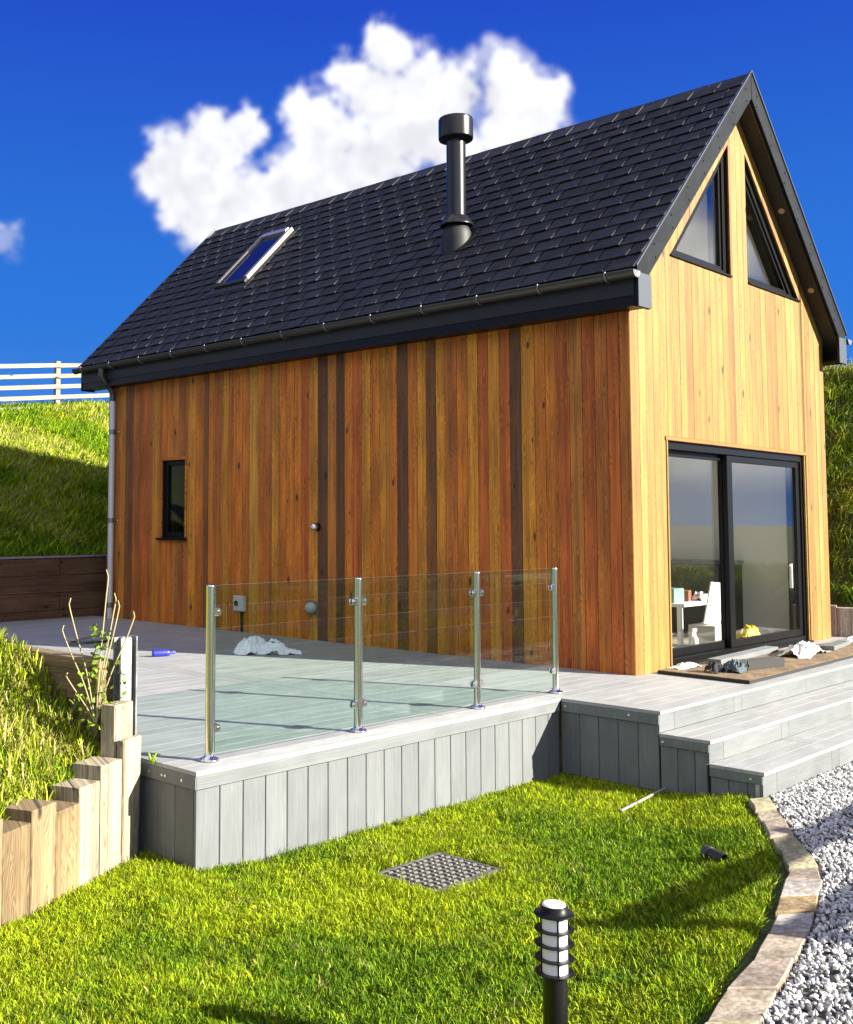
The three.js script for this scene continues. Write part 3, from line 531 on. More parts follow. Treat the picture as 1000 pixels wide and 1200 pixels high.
// ---------------------------------------------------------------- glass balustrade
const rail = thing('glass_balustrade', 'frameless glass balustrade with stainless steel posts along the deck edge', 'balustrade');
{
  const px = [-4.965, -3.707, -2.413, -1.370], zr = 0.045, rp = 0.0255;
  px.forEach((x, i) => {
    const p = mesh('post', merge([cyl(rp, rp, 0.985, x, 0.006, zr, 24), new THREE.LatheGeometry([[rp, 0.99], [rp + 0.0005, 0.996], [rp - 0.004, 1.002], [0, 1.003]].map(q => new THREE.Vector2(...q)), 24).translate(x, 0, zr)]), MAT.steel, rail);
    mesh('base_flange', new THREE.LatheGeometry([[0, 0.002], [0.056, 0.002], [0.057, 0.006], [0.052, 0.016], [0.034, 0.022], [0.031, 0.034], [rp, 0.036]].map(q => new THREE.Vector2(...q)), 28).translate(x, 0, zr), MAT.steel, p);
    for (const y of [0.18, 0.845]) for (const s of [-1, 1]) {
      if ((s < 0 && i === 0) || (s > 0 && i === 3)) continue;
      const parts = [];
      for (const f of [-1, 1]) { const g = slab([[0, -0.024], [0.030, -0.024], [0.045, -0.017], [0.050, 0], [0.045, 0.017], [0.030, 0.024], [0, 0.024]], 0.011, 0.003); if (s < 0) g.rotateY(Math.PI); g.translate(x + s * 0.022, y, zr + (s < 0 ? 0.011 : 0) + (f > 0 ? 0.0065 : -0.0175)); parts.push(g); }
      const b = cyl(0.009, 0.009, 0.004, 0, 0, 0, 12); b.rotateX(Math.PI / 2); b.translate(x + s * 0.052, y, zr + 0.0185); parts.push(b);
      mesh('glass_clamp', merge(parts), MAT.steel, p);
    }
  });
  for (let i = 0; i < 3; i++) {
    const x0 = px[i] + 0.036, x1 = px[i + 1] - 0.036;
    const g = new THREE.BoxGeometry(x1 - x0, 0.955, 0.010); g.translate((x0 + x1) / 2, 0.042 + 0.4775, zr);
    mesh('glass_panel', g, [MAT.glassEdge, MAT.glassEdge, MAT.glassTop, MAT.glassEdge, MAT.railGlass, MAT.railGlass], rail);
  }
}

// ---------------------------------------------------------------- timber walls round the yard
function sleeperGeo(w, h, t, bev = 0.008) { return grainUV(slab([[0, 0], [w, 0], [w, h], [0, h]], t, bev), 'y'); }
{ // upright sleepers beside the deck, each a child of the wall
  const wall = thing('sleeper_wall', 'stepped wall of upright pale timber sleepers holding the grass slope', 'retaining wall');
  const ux = SN[1], uz = -SN[0];                              // along the wall towards the deck
  const list = [[-8.2, -0.05, 0], [-8.0, -0.10, 2], [-7.8, -0.02, 0], [-7.6, -0.09, 2], [-7.4, -0.04, 0], [-7.2, -0.1, 2], [-7.0, -0.05, 0], [-6.8, -0.09, 2], [-6.60, -0.025, 0], [-6.375, -0.10, 2], [-6.172, -0.045, 0], [-5.985, -0.098, 2], [-5.795, -0.025, 1], [-5.617, 0.05, 1], [-5.425, 0.145, 1]];
  list.forEach(([x, top, m], i) => {
    const xn = i + 1 < list.length ? list[i + 1][0] : -5.245, w = (xn - x) / ux - 0.004, th = i === 14 ? 0.05 : 0.19, g = sleeperGeo(w, top + 0.95, th, 0.007);
    const pa = g.attributes.position; for (let k = 0; k < pa.count; k++) { const yy = pa.getY(k) / (top + 0.95); pa.setX(k, pa.getX(k) + 0.004 * Math.sin(yy * 5 + i) - (i === 14 && pa.getX(k) > w / 2 ? 0.05 * sst(0.75, 0.2, yy) : 0)); pa.setZ(k, pa.getZ(k) + (i % 3 - 1) * 0.004); }
    g.computeVertexNormals();
    along(g, V(ux, 0, uz), V(0, 1, 0), V(SN[0], 0, SN[1]));
    const k = (x - SP[0]) / ux; g.translate(SP[0] + ux * k - SN[0] * th, -0.95, SP[1] + uz * k - SN[1] * th);
    mesh('sleeper', g, MAT.sleeper[m], wall);
  });
const g = sleeperGeo(0.19, 1.285, 0.10, 0.008), k = (-5.425 - SP[0]) / ux; along(g, V(ux, 0, uz), V(0, 1, 0), V(SN[0], 0, SN[1])); g.translate(SP[0] + ux * k - SN[0] * 0.155, -0.95, SP[1] + uz * k - SN[1] * 0.155); mesh('sleeper', g, MAT.sleeper[1], wall);
}
{ // low horizontal sleepers along the deck's outer side
  const w = thing('low_sleeper_wall', 'low wall of weathered horizontal sleepers running back from the steel post', 'retaining wall');
  for (let k = 0; k < 4; k++) for (const [a, b] of k % 2 ? [[-3.1, -0.42], [-5.6, -3.11], [-8.5, -5.61]] : [[-4.2, -0.42], [-6.8, -4.21], [-8.5, -6.81]]) mesh('sleeper', grainUV(slabX(rect(a, b, -0.44 + k * 0.25 + 0.002, -0.44 + (k + 1) * 0.25 - 0.002), -5.42 + rr(-0.004, 0.004), 0.13, 0.008), 'z'), MAT.sleeper[2], w);
}
{ // wall behind the deck
  const w = thing('back_sleeper_wall', 'dark horizontal sleeper wall in shade behind the deck below the bank', 'retaining wall');
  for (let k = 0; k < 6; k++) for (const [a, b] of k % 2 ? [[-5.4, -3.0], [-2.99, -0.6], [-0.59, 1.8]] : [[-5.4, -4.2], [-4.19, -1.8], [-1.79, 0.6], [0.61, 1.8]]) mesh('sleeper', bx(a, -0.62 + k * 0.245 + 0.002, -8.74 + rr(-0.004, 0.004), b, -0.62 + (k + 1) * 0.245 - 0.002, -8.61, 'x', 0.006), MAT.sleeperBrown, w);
  mesh('cap_strip', bx(-5.4, 0.852, -8.77, 1.8, 0.875, -8.585, 'x', 0.004), MAT.zinc, w);
}
{ // short pale sleepers at the right end of the deck
  const w = thing('end_sleeper_wall', 'row of short whitish upright sleepers at foot of grassy bank by house corner', 'retaining wall');
  for (let i = 0; i < 9; i++) { const s = -0.9 + i * 0.152, g = sleeperGeo(0.149, 0.98 + rr(-0.015, 0.015), 0.12, 0.006); along(g, V(0.31, 0, 0.95), V(0, 1, 0), V(-0.95, 0, 0.31)); g.translate(4.98 + 0.31 * s, -0.62, -0.05 + 0.95 * s); mesh('sleeper', g, MAT.sleeperWhite, w); }
}
{ // galvanised H-section post
  const g = merge([bx(-5.375, -0.62, -0.245, -5.297, 0.69, -0.233, 'y', 0.002), bx(-5.342, -0.62, -0.30, -5.331, 0.69, -0.246, 'y', 0), bx(-5.375, -0.62, -0.313, -5.297, 0.69, -0.301, 'y', 0.002), bx(-5.268, -0.62, -0.31, -5.257, 0.695, -0.232, 'y', 0.002), bx(-5.296, -0.62, -0.285, -5.269, 0.69, -0.275, 'y', 0)]);
  g.translate(0.055, 0, -0.10);
  const o = thing('steel_post', 'galvanised steel section post beside the stepped sleepers', 'post'); mesh('section', g, M([0.50, 0.52, 0.52], 0.5, { metalness: 0.25, map: mottle }), o);
  const h = cyl(0.028, 0.028, 0.004, 0, 0, 0, 14); h.rotateX(Math.PI / 2); h.scale(1.25, 0.6, 1); h.translate(-5.285, 0.50, -0.330); mesh('bolt_plate', h, MAT.zinc, o);
}

// ---------------------------------------------------------------- fences
function fence(name, label, x0, x1, z, zFn, postGap, first, rails, postH) {
  const f = thing(name, label, 'fence');
  const ps = []; for (let x = first; x <= x1; x += postGap) ps.push(x); for (let x = first - postGap; x >= x0; x -= postGap) ps.unshift(x);
  for (const x of ps) mesh('post', bx(x - 0.055, zFn(x) - 0.4, z - 0.05, x + 0.055, zFn(x) + postH, z + 0.05, 'y', 0.005), MAT.fence, f);
  for (let i = 0; i + 1 < ps.length; i++) for (const h of rails) {
    const [a, b] = [ps[i], ps[i + 1]], ya = zFn(a) + h, yb = zFn(b) + h + rr(-0.008, 0.008), d = 0.046;
    mesh('rail', grainUV(slab([[a + 0.002, ya - d], [b - 0.002, yb - d], [b - 0.002, yb + d], [a + 0.002, ya + d]], 0.036, 0.003), 'x').translate(0, 0, z + (z > 0 ? -0.088 : 0.052)), MAT.fence, f);
  }
  return f;
}
const crest = (x) => 3.385 + 0.116 * x;
fence('post_and_rail_fence', 'pale timber five rail fence along the crest of the grassy bank', -5, 12, -16.1, (x) => crest(x) - 0.02, 1.86, 3.90, [0.08, 0.315, 0.55, 0.785, 1.02], 1.12);
fence('post_and_rail_fence', 'pale timber four rail fence beyond the gravel path', -3.1, 9, 4.82, () => -0.52, 1.9, -3.0, [0.37, 0.63, 0.89, 1.15], 1.27);

// ---------------------------------------------------------------- stone edging
{
  const e = thing('stone_edging', 'curved edging of flat sandstone blocks between lawn and gravel', 'edging');
  const L = (line, t) => { let acc = 0; const seg = []; for (let i = 0; i + 1 < line.length; i++) { const l = Math.hypot(line[i + 1][0] - line[i][0], line[i + 1][1] - line[i][1]); seg.push(l); acc += l; } let d = t * acc; for (let i = 0; i < seg.length; i++) { if (d <= seg[i] || i === seg.length - 1) { const k = d / seg[i]; return [mix(line[i][0], line[i + 1][0], k), mix(line[i][1], line[i + 1][1], k)]; } d -= seg[i]; } };
  const inn = edgeIn.slice(1, 8), out = edgeOut.slice(1, 8);
  let t = 0, i = 0; const pattern = [1, 0, 3, 1, 1, 3, 4, 2, 4, 0, 3, 0, 1, 4, 2, 0];
  while (t < 1) {
    const dt = rr(0.024, 0.052), t1 = Math.min(1, t + dt), a = L(inn, t), b = L(out, t), c = L(out, t1 - 0.0012), d = L(inn, t1 - 0.0012);
    const j = () => rr(-0.010, 0.010), y = -0.478 + rr(-0.006, 0.008);
    const ab = [mix(a[0], b[0], 0.5) + j(), mix(a[1], b[1], 0.5) + j()], cd = [mix(c[0], d[0], 0.5) + j() * 0.6, mix(c[1], d[1], 0.5) + j() * 0.6];
    const pts = [[a[0] + j(), -(a[1] + j())], [b[0] + j(), -(b[1] + j())], [mix(b[0], c[0], 0.5) + j(), -(mix(b[1], c[1], 0.5) + j())], [c[0] + j() * 0.4, -(c[1] + j())], [d[0] + j() * 0.4, -(d[1] + j())], [mix(a[0], d[0], 0.5) + j(), -(mix(a[1], d[1], 0.5) + j())]];
    if (THREE.ShapeUtils.area(pts.map(p => new THREE.Vector2(...p))) < 0) pts.reverse();
    const g = slab(pts, 0.10, 0.007); g.rotateX(-Math.PI / 2); g.translate(0, y - 0.10, 0);
    mesh('edging_stone', g, MAT.stone[pattern[i % pattern.length]], e); i++; t = t1;
  }
}

// ---------------------------------------------------------------- grass
function bladeTuft(n, h, spread, width, seed, lean) {
  const q = rng(seed), pos = [], nor = [], idx = []; let v = 0;
  for (let i = 0; i < n; i++) {
    const a = q() * 6.283, r = Math.sqrt(q()) * spread, bx0 = Math.cos(a) * r, bz0 = Math.sin(a) * r, yaw = q() * 6.283, hh = h * (0.55 + 0.6 * q()), w = width * (0.7 + 0.6 * q()), ln = lean * (0.3 + q()) * hh, la = q() * 6.283;
    const dx = Math.cos(yaw) * w / 2, dz = Math.sin(yaw) * w / 2, lx = Math.cos(la) * ln, lz = Math.sin(la) * ln;
    const rows = [[0, 1], [0.45, 0.85], [0.8, 0.5]];
    const nn = new THREE.Vector3(-Math.sin(yaw), 0.75, Math.cos(yaw)).normalize();
    for (const [t, ww] of rows) { const b = t * t; pos.push(bx0 + lx * b - dx * ww, hh * t, bz0 + lz * b - dz * ww, bx0 + lx * b + dx * ww, hh * t, bz0 + lz * b + dz * ww); nor.push(nn.x, nn.y, nn.z, nn.x, nn.y, nn.z); }
    pos.push(bx0 + lx, hh * (1 - 0.25 * lean), bz0 + lz); nor.push(nn.x, nn.y, nn.z);
    idx.push(v, v + 1, v + 3, v, v + 3, v + 2, v + 2, v + 3, v + 5, v + 2, v + 5, v + 4, v + 4, v + 5, v + 6); v += 7;
  }
  const g = new THREE.BufferGeometry(); g.setAttribute('position', new THREE.Float32BufferAttribute(pos, 3)); g.setAttribute('normal', new THREE.Float32BufferAttribute(nor, 3)); g.setIndex(idx); return g;
}
const leafMat = () => new THREE.MeshPhysicalMaterial({ color: C(1, 1, 1), roughness: 0.9,  side: THREE.DoubleSide, specularIntensity: 0.35 });
const grassMat = leafMat();
const GC = { fresh: [0.205, 0.33, 0.006], yellow: [0.325, 0.385, 0.010], deep: [0.075, 0.16, 0.008], straw: [0.42, 0.37, 0.13], olive: [0.14, 0.16, 0.016] };
function scatter(name, label, geo, count, pick, size, colour, seed) {
  const q = rng(seed), im = new THREE.InstancedMesh(geo, grassMat, count), m = new THREE.Matrix4(), e = new THREE.Euler(), qq = new THREE.Quaternion(), c = new THREE.Color(); let n = 0, guard = 0;
  while (n < count && guard++ < count * 30) {
    const p = pick(q); if (!p) continue;
    const s = size(p[0], p[2], q); e.set((q() - 0.5) * 0.5, q() * 6.283, (q() - 0.5) * 0.5); qq.setFromEuler(e);
    m.compose(V(p[0], p[1] - 0.006, p[2]), qq, V(s, s * (0.75 + 0.5 * q()), s)); im.setMatrixAt(n, m);
    const k = colour(p[0], p[2], q); c.setRGB(...k); im.setColorAt(n, c); n++;
  }
  im.count = n; im.name = name; im.castShadow = im.receiveShadow = true; im.userData = { label, category: 'grass', kind: 'stuff' }; scene.add(im); return im;
}
const blend = (list, q) => { const i = list[Math.floor(q() * list.length)], j = list[Math.floor(q() * list.length)], t = q(), s = 0.75 + 0.5 * q(); return GC[i].map((v, k) => (mix(v, GC[j][k], t)) * s); };
const COVER = [-4.10, 1.02];
const inCover = (x, z) => Math.abs(x - COVER[0]) < 0.31 && Math.abs(z - COVER[1]) < 0.245;
const onLawn = (x, z) => { const e = lineZ(edgeIn, x) - z; if (e < 0.035 + 0.05 * fbm(x * 5, z * 5, 101, 2)) return false; if (x > XA - 0.02 || (z < DZ + 0.012 && x > DX0 - 0.005)) return false; if (behind(x, z) > -0.015) return false; return !inCover(x, z); };
scatter('lawn_grass', 'bright green unmown lawn in front of the deck', bladeTuft(8, 0.058, 0.024, 0.0034, 11, 0.6), 78000, (q) => { const x = -8.3 + q() * 6.75, z = -0.25 + q() * 3.7; if (!onLawn(x, z)) return; if (fbm(x * 3.2, z * 3.2, 103, 3) < 0.33 && q() < 0.7) return; return [x, ground(x, z), z]; },
  (x, z, q) => 0.55 + 0.7 * fbm(x * 2.1, z * 2.1, 107, 4) + 0.5 * q() * q(),
  (x, z, q) => { const n = fbm(x * 1.1, z * 1.1, 105, 4) + (q() - 0.5) * 0.24; return q() < 0.05 ? blend(['straw', 'yellow'], q) : n > 0.52 ? blend(['yellow', 'fresh', 'yellow'], q) : n > 0.43 ? blend(['fresh', 'fresh', 'yellow', 'olive'], q) : blend(['fresh', 'deep', 'deep'], q); }, 1001);
scatter('slope_grass', 'long yellowing grass on the slope behind the upright sleepers', bladeTuft(8, 0.115, 0.03, 0.0048, 12, 0.75), 17000, (q) => { const x = -8.2 + q() * 2.78, z = -3.2 + q() * 4.2, s = behind(x, z); if (s < 0.17 || s > 3.2) return; if (x > -5.44) return; return [x, ground(x, z), z]; },
  (x, z, q) => 0.75 + 0.7 * q(),
  (x, z, q) => { const s = behind(x, z), n = fbm(x * 2, z * 2, 109, 3) + (q() - 0.5) * 0.3 - 0.10 * sst(0.6, 1.3, s); return q() < 0.14 ? blend(['straw', 'yellow'], q) : n > 0.53 ? blend(['yellow', 'straw', 'olive'], q) : n > 0.42 ? blend(['fresh', 'yellow', 'olive'], q) : blend(['fresh', 'deep', 'olive'], q); }, 1002);
scatter('bank_grass', 'rough grass covering the tall bank behind the house', bladeTuft(7, 0.15, 0.06, 0.011, 13, 0.9), 21000, (q) => { const z = -17.5 + q() * 8.75, x = -3.4 + 0.56 * (-8.7 - z) + q() * 5.4; if (z > -8.8) return; return [x, ground(x, z), z]; },
  (x, z, q) => 0.7 + 0.8 * q(),
  (x, z, q) => { const n = fbm(x * 0.9, z * 0.9, 111, 4) + (q() - 0.5) * 0.22; return n > 0.52 ? blend(['yellow', 'straw', 'fresh'], q) : n > 0.42 ? blend(['fresh', 'yellow', 'olive'], q) : blend(['deep', 'fresh'], q); }, 1003);
scatter('side_bank_grass', 'rough olive grass on the steep bank beyond the house corner', bladeTuft(7, 0.19, 0.07, 0.010, 14, 1.1), 16000, (q) => { const x = 4.9 + q() * 7.5, z = -7 + q() * 11, s = rightS(x, z); if (s < 0.16) return; return [x, ground(x, z), z]; },
  (x, z, q) => 0.7 + 0.8 * q(),
  (x, z, q) => { const n = fbm(x * 1.2, z * 1.2, 113, 4) + (q() - 0.5) * 0.2; return n > 0.54 ? blend(['olive', 'straw', 'yellow'], q) : n > 0.44 ? blend(['olive', 'fresh'], q) : blend(['deep', 'olive'], q); }, 1004);
scatter('field_grass', 'open grass field beyond the gravel path', bladeTuft(7, 0.17, 0.09, 0.014, 15, 0.9), 14000, (q) => { const x = -4 + q() * 20, z = 4.95 + q() * 13; if (rightS(x, z) > 0) return; return [x, ground(x, z), z]; },
  (x, z, q) => 0.8 + 0.8 * q(), (x, z, q) => blend(['yellow', 'fresh', 'olive', 'fresh'], q), 1005);

// gravel stones
{
  const geos = [0, 1].map((k) => { const g = new THREE.IcosahedronGeometry(1, 0), p = g.attributes.position, q = rng(300 + k), mv = {}; for (let i = 0; i < p.count; i++) { const key = [p.getX(i), p.getY(i), p.getZ(i)].map(t => t.toFixed(3)).join(); const s = mv[key] ??= [0.75 + 0.5 * q(), 0.55 + 0.4 * q(), 0.75 + 0.5 * q()]; p.setXYZ(i, p.getX(i) * s[0], p.getY(i) * s[1], p.getZ(i) * s[2]); } g.computeVertexNormals(); return g; });
  const gm = M([1, 1, 1], 0.85);
  geos.forEach((g, k) => {
    const N = 26000, im = new THREE.InstancedMesh(g, gm, N), q = rng(400 + k), m = new THREE.Matrix4(), e = new THREE.Euler(), qq = new THREE.Quaternion(), c = new THREE.Color(); let n = 0;
    while (n < N) {
      const far = q() < 0.3, x = far ? -1.5 + q() * 7 : -7 + q() * 7.5, z = 1.72 + q() * 2.75, z0 = x > -1.52 ? ZS + 2 * TREAD + 0.015 : lineZ(edgeOut, x) + 0.012; if (z < z0) continue;
      if (!far && x < -4 && z > 4.2 && q() < 0.5) continue;
      const s = 0.0075 + 0.010 * q() * q() + 0.004 * q(); e.set(q() * 6, q() * 6, q() * 6); qq.setFromEuler(e); m.compose(V(x, -0.494 + 0.014 * q(), z), qq, V(s, s * 0.8, s)); im.setMatrixAt(n, m);
      const t = q(), v = t < 0.55 ? 0.40 + 0.28 * q() : t < 0.89 ? 0.22 + 0.2 * q() : 0.07 + 0.09 * q(), w = (q() - 0.5) * 0.06; c.setRGB(v * (1 + w), v, v * (1.0 - w)); im.setColorAt(n, c); n++;
    }
    im.name = k ? 'gravel_stones_001' : 'gravel_stones'; im.castShadow = im.receiveShadow = true; im.userData = { label: 'loose white and grey gravel on the path', category: 'gravel', kind: 'stuff', group: 'gravel of the path' }; scene.add(im);
  });
}

// ---------------------------------------------------------------- things standing about
{ // bollard light on the lawn
  const b = thing('bollard_light', 'black louvred bollard light with white lens standing on the lawn', 'bollard light', [-5.602, ground(-5.602, 2.738), 2.738]), top = 0.018 - b.position.y, K = MAT.black;
  mesh('stem', merge([cyl(0.0435, 0.0435, top - 0.252, 0, 0, 0, 28), cyl(0.052, 0.046, 0.012, 0, 0, 0, 28)]), M([0.005, 0.005, 0.0055], 0.3), b);
  mesh('lens', cyl(0.0455, 0.0455, 0.21, 0, top - 0.250, 0, 32), MAT.opal, b);
  mesh('lens_top', new THREE.LatheGeometry([[0, 0.010], [0.034, 0.009], [0.041, 0.005], [0.043, 0]].map(p => new THREE.Vector2(...p)).reverse(), 32).translate(0, top - 0.010, 0), MAT.opal, b);
  mesh('cap_band', new THREE.LatheGeometry([[0.046, top - 0.041], [0.069, top - 0.040], [0.0705, top - 0.037], [0.069, top - 0.034], [0.051, top - 0.032], [0.0485, top - 0.010], [0.044, top - 0.007], [0.042, top - 0.010]].map(p => new THREE.Vector2(...p)), 36), K, b);
  for (let i = 0; i < 4; i++) { const y = top - 0.090 - i * 0.0495; mesh('louvre', new THREE.LatheGeometry([[0.046, y - 0.002], [0.069, y - 0.002], [0.0705, y], [0.069, y + 0.002], [0.046, y + 0.0025], [0.046, y - 0.002]].map(p => new THREE.Vector2(...p)), 36), K, b); }
  for (let i = 0; i < 4; i++) { const g = bx(-0.003, top - 0.250, 0.044, 0.003, top - 0.04, 0.050, 'y', 0.001); g.rotateY(-0.72 + i * Math.PI / 2); mesh('rib', g, K, b); }
}
{ // inspection cover
  const c = thing('inspection_cover', 'grey square inspection cover with raised tread studs set in the lawn', 'manhole cover', [COVER[0], -0.598, COVER[1]]);
  mesh('lid', bx(-0.255, -0.05, -0.195, 0.255, 0.010, 0.195, 'x', 0.004), MAT.cover, c);
  mesh('frame', merge([bx(-0.285, -0.06, -0.225, 0.285, 0.014, -0.199, 'x', 0.003), bx(-0.285, -0.06, 0.199, 0.285, 0.014, 0.225, 'x', 0.003), bx(-0.285, -0.06, -0.198, -0.259, 0.014, 0.198, 'z', 0.003), bx(0.259, -0.06, -0.198, 0.285, 0.014, 0.198, 'z', 0.003)]), MAT.cover, c);
  const stud = bx(-0.017, 0.0101, -0.011, 0.017, 0.021, 0.011, 'x', 0.003), sm2 = M([0.30, 0.29, 0.265], 0.6, { map: mottle });
  for (let i = 0; i < 10; i++) for (let j = 0; j < 8; j++) { const m = mesh('tread_stud', stud, sm2, c); m.position.set(-0.225 + i * 0.05, 0, -0.168 + j * 0.048); if ((i + j) % 2) m.rotation.y = Math.PI / 2; }
}
const noisy = (g, amp, f, seed) => { const p = g.attributes.position; for (let i = 0; i < p.count; i++) { const x = p.getX(i), y = p.getY(i), z = p.getZ(i), n = (k) => fbm(x * f + k * 9.1 + z * f * 0.7, y * f + z * f * 0.9 + k * 3.3, seed + k, 3) - 0.5; p.setXYZ(i, x + amp * n(1), Math.max(0.001, y + amp * n(2)), z + amp * n(3)); } g.computeVertexNormals(); return g; };
// a crumpled sheet: a folded surface with ridges and hollows
function crumple(w, d, h, seed, f = 3.2, n = 34) {
  const g = new THREE.PlaneGeometry(w, d, n, n); g.rotateX(-Math.PI / 2); const p = g.attributes.position;
  for (let i = 0; i < p.count; i++) {
    const x = p.getX(i), z = p.getZ(i), a = x / w * 2, b = z / d * 2, r = Math.hypot(a, b), fold = 1 - Math.abs(2 * fbm(a * f * 0.5 + seed, b * f * 0.5, seed, 3) - 1) * 2, wob = fbm(a * 2 + 3, b * 2 + seed, seed + 5, 3) - 0.5;
    const env = Math.max(0, 1 - Math.pow(r * (0.85 + 0.5 * wob), 2.2));
    p.setXYZ(i, x * (1 + 0.5 * wob) + 0.10 * w * (fbm(b * 3, a * 3, seed + 8, 2) - 0.5), Math.max(0.003, h * env * (0.45 + 0.75 * fold) + 0.004), z * (1 - 0.4 * wob) + 0.10 * d * (fbm(a * 3, b * 3 + 4, seed + 9, 2) - 0.5));
  }
  g.computeVertexNormals(); return g;
}
const dbl = (c, r, o) => M(c, r, { side: THREE.DoubleSide, ...o });
{ const m = single('crumpled_cloth', merge([crumple(0.40, 0.26, 0.16, 21, 7, 40).rotateY(0.5).translate(-0.12, 0, 0), crumple(0.34, 0.22, 0.13, 24, 7, 36).translate(0.08, 0, 0.03), crumple(0.36, 0.14, 0.05, 27, 6, 30).translate(0.22, 0, 0.02)]), dbl([0.80, 0.82, 0.88], 0.7), 'crumpled white cloth lying on the shaded deck below the wall', 'cloth'); m.position.set(-1.30, 0.002, -3.50); m.rotation.y = -0.85; }
{ // blue tool
  const t = thing('blue_bottle', 'small blue plastic bottle lying on its side on the deck', 'bottle', [-2.22, 0.036, -4.03]); t.rotation.y = -0.35;
  const g = new THREE.LatheGeometry([[0, 0], [0.030, 0.002], [0.034, 0.01], [0.034, 0.15], [0.026, 0.18], [0.013, 0.195], [0.013, 0.21]].map(p => new THREE.Vector2(...p)), 20); g.rotateZ(-Math.PI / 2); g.translate(-0.11, 0, 0); mesh('body', g, M([0.02, 0.03, 0.42], 0.35), t);
  const c = cyl(0.017, 0.015, 0.03, 0, 0.21, 0, 16); c.rotateZ(-Math.PI / 2); c.translate(-0.11, -0.0, 0); mesh('cap', c, M([0.05, 0.08, 0.6], 0.4), t);
}
{ // offcuts of decking
  [[-2.02, -5.62, 0.15, 0], [-1.98, -5.55, -0.1, 1], [-2.10, -5.66, 0.5, 2]].forEach(([x, z, a, k]) => { const m = single('decking_offcut', bx(-0.32, 0.001, -0.06, 0.32, 0.024, 0.06, 'x'), MAT.deck[k], ['bottom board of the small pile of grey decking offcuts', 'middle board of the small pile of grey decking offcuts', 'top board of the small pile of grey decking offcuts'][k], 'board', 'offcuts piled on the shaded deck'); m.position.set(x, 0.001 + k * 0.025, z); m.rotation.y = a; });
}
// fittings on the long wall
{
  const s = thing('outdoor_socket', 'pale grey socket box low on the cedar wall with a cable below', 'socket', [0, 0.26, -5.35]);
  mesh('box', slabX(rect(-0.09, 0.09, 0, 0.19), -0.075, 0.073, 0.012), M([0.52, 0.53, 0.52], 0.5), s);
  { const g = cyl(0.035, 0.035, 0.008, 0, 0, 0, 18); g.rotateZ(Math.PI / 2); g.translate(-0.075, 0.095, -0.025); mesh('outlet', g, MAT.black, s); }
  mesh('cable', bx(-0.022, -0.29, -0.012, -0.004, 0, 0.030, 'y', 0.004), MAT.black, s);
  const v = thing('wall_vent', 'rounded grey vent cover low on a dark cedar board', 'vent', [0, 0.37, -4.10]);
  { const g = new THREE.SphereGeometry(0.085, 20, 14); g.scale(0.75, 0.78, 0.95); g.translate(-0.03, 0, 0); mesh('hood', g, M([0.40, 0.40, 0.37], 0.45), v); mesh('back_plate', slabX(rect(-0.10, 0.10, -0.075, 0.075), -0.012, 0.010, 0.003), M([0.10, 0.10, 0.10], 0.5), v); }
  const t = thing('wall_lamp', 'small round chrome lamp halfway up the cedar wall', 'wall lamp', [0, 1.31, -4.02]);
  { const g = cyl(0.05, 0.05, 0.014, 0, 0, 0, 20); g.rotateZ(Math.PI / 2); g.translate(-0.003, 0, 0); mesh('rose', g, MAT.black, t); const b = new THREE.SphereGeometry(0.052, 20, 14); b.scale(1, 0.9, 0.95); b.translate(-0.055, 0, 0); mesh('body', b, MAT.steel, t); }
}
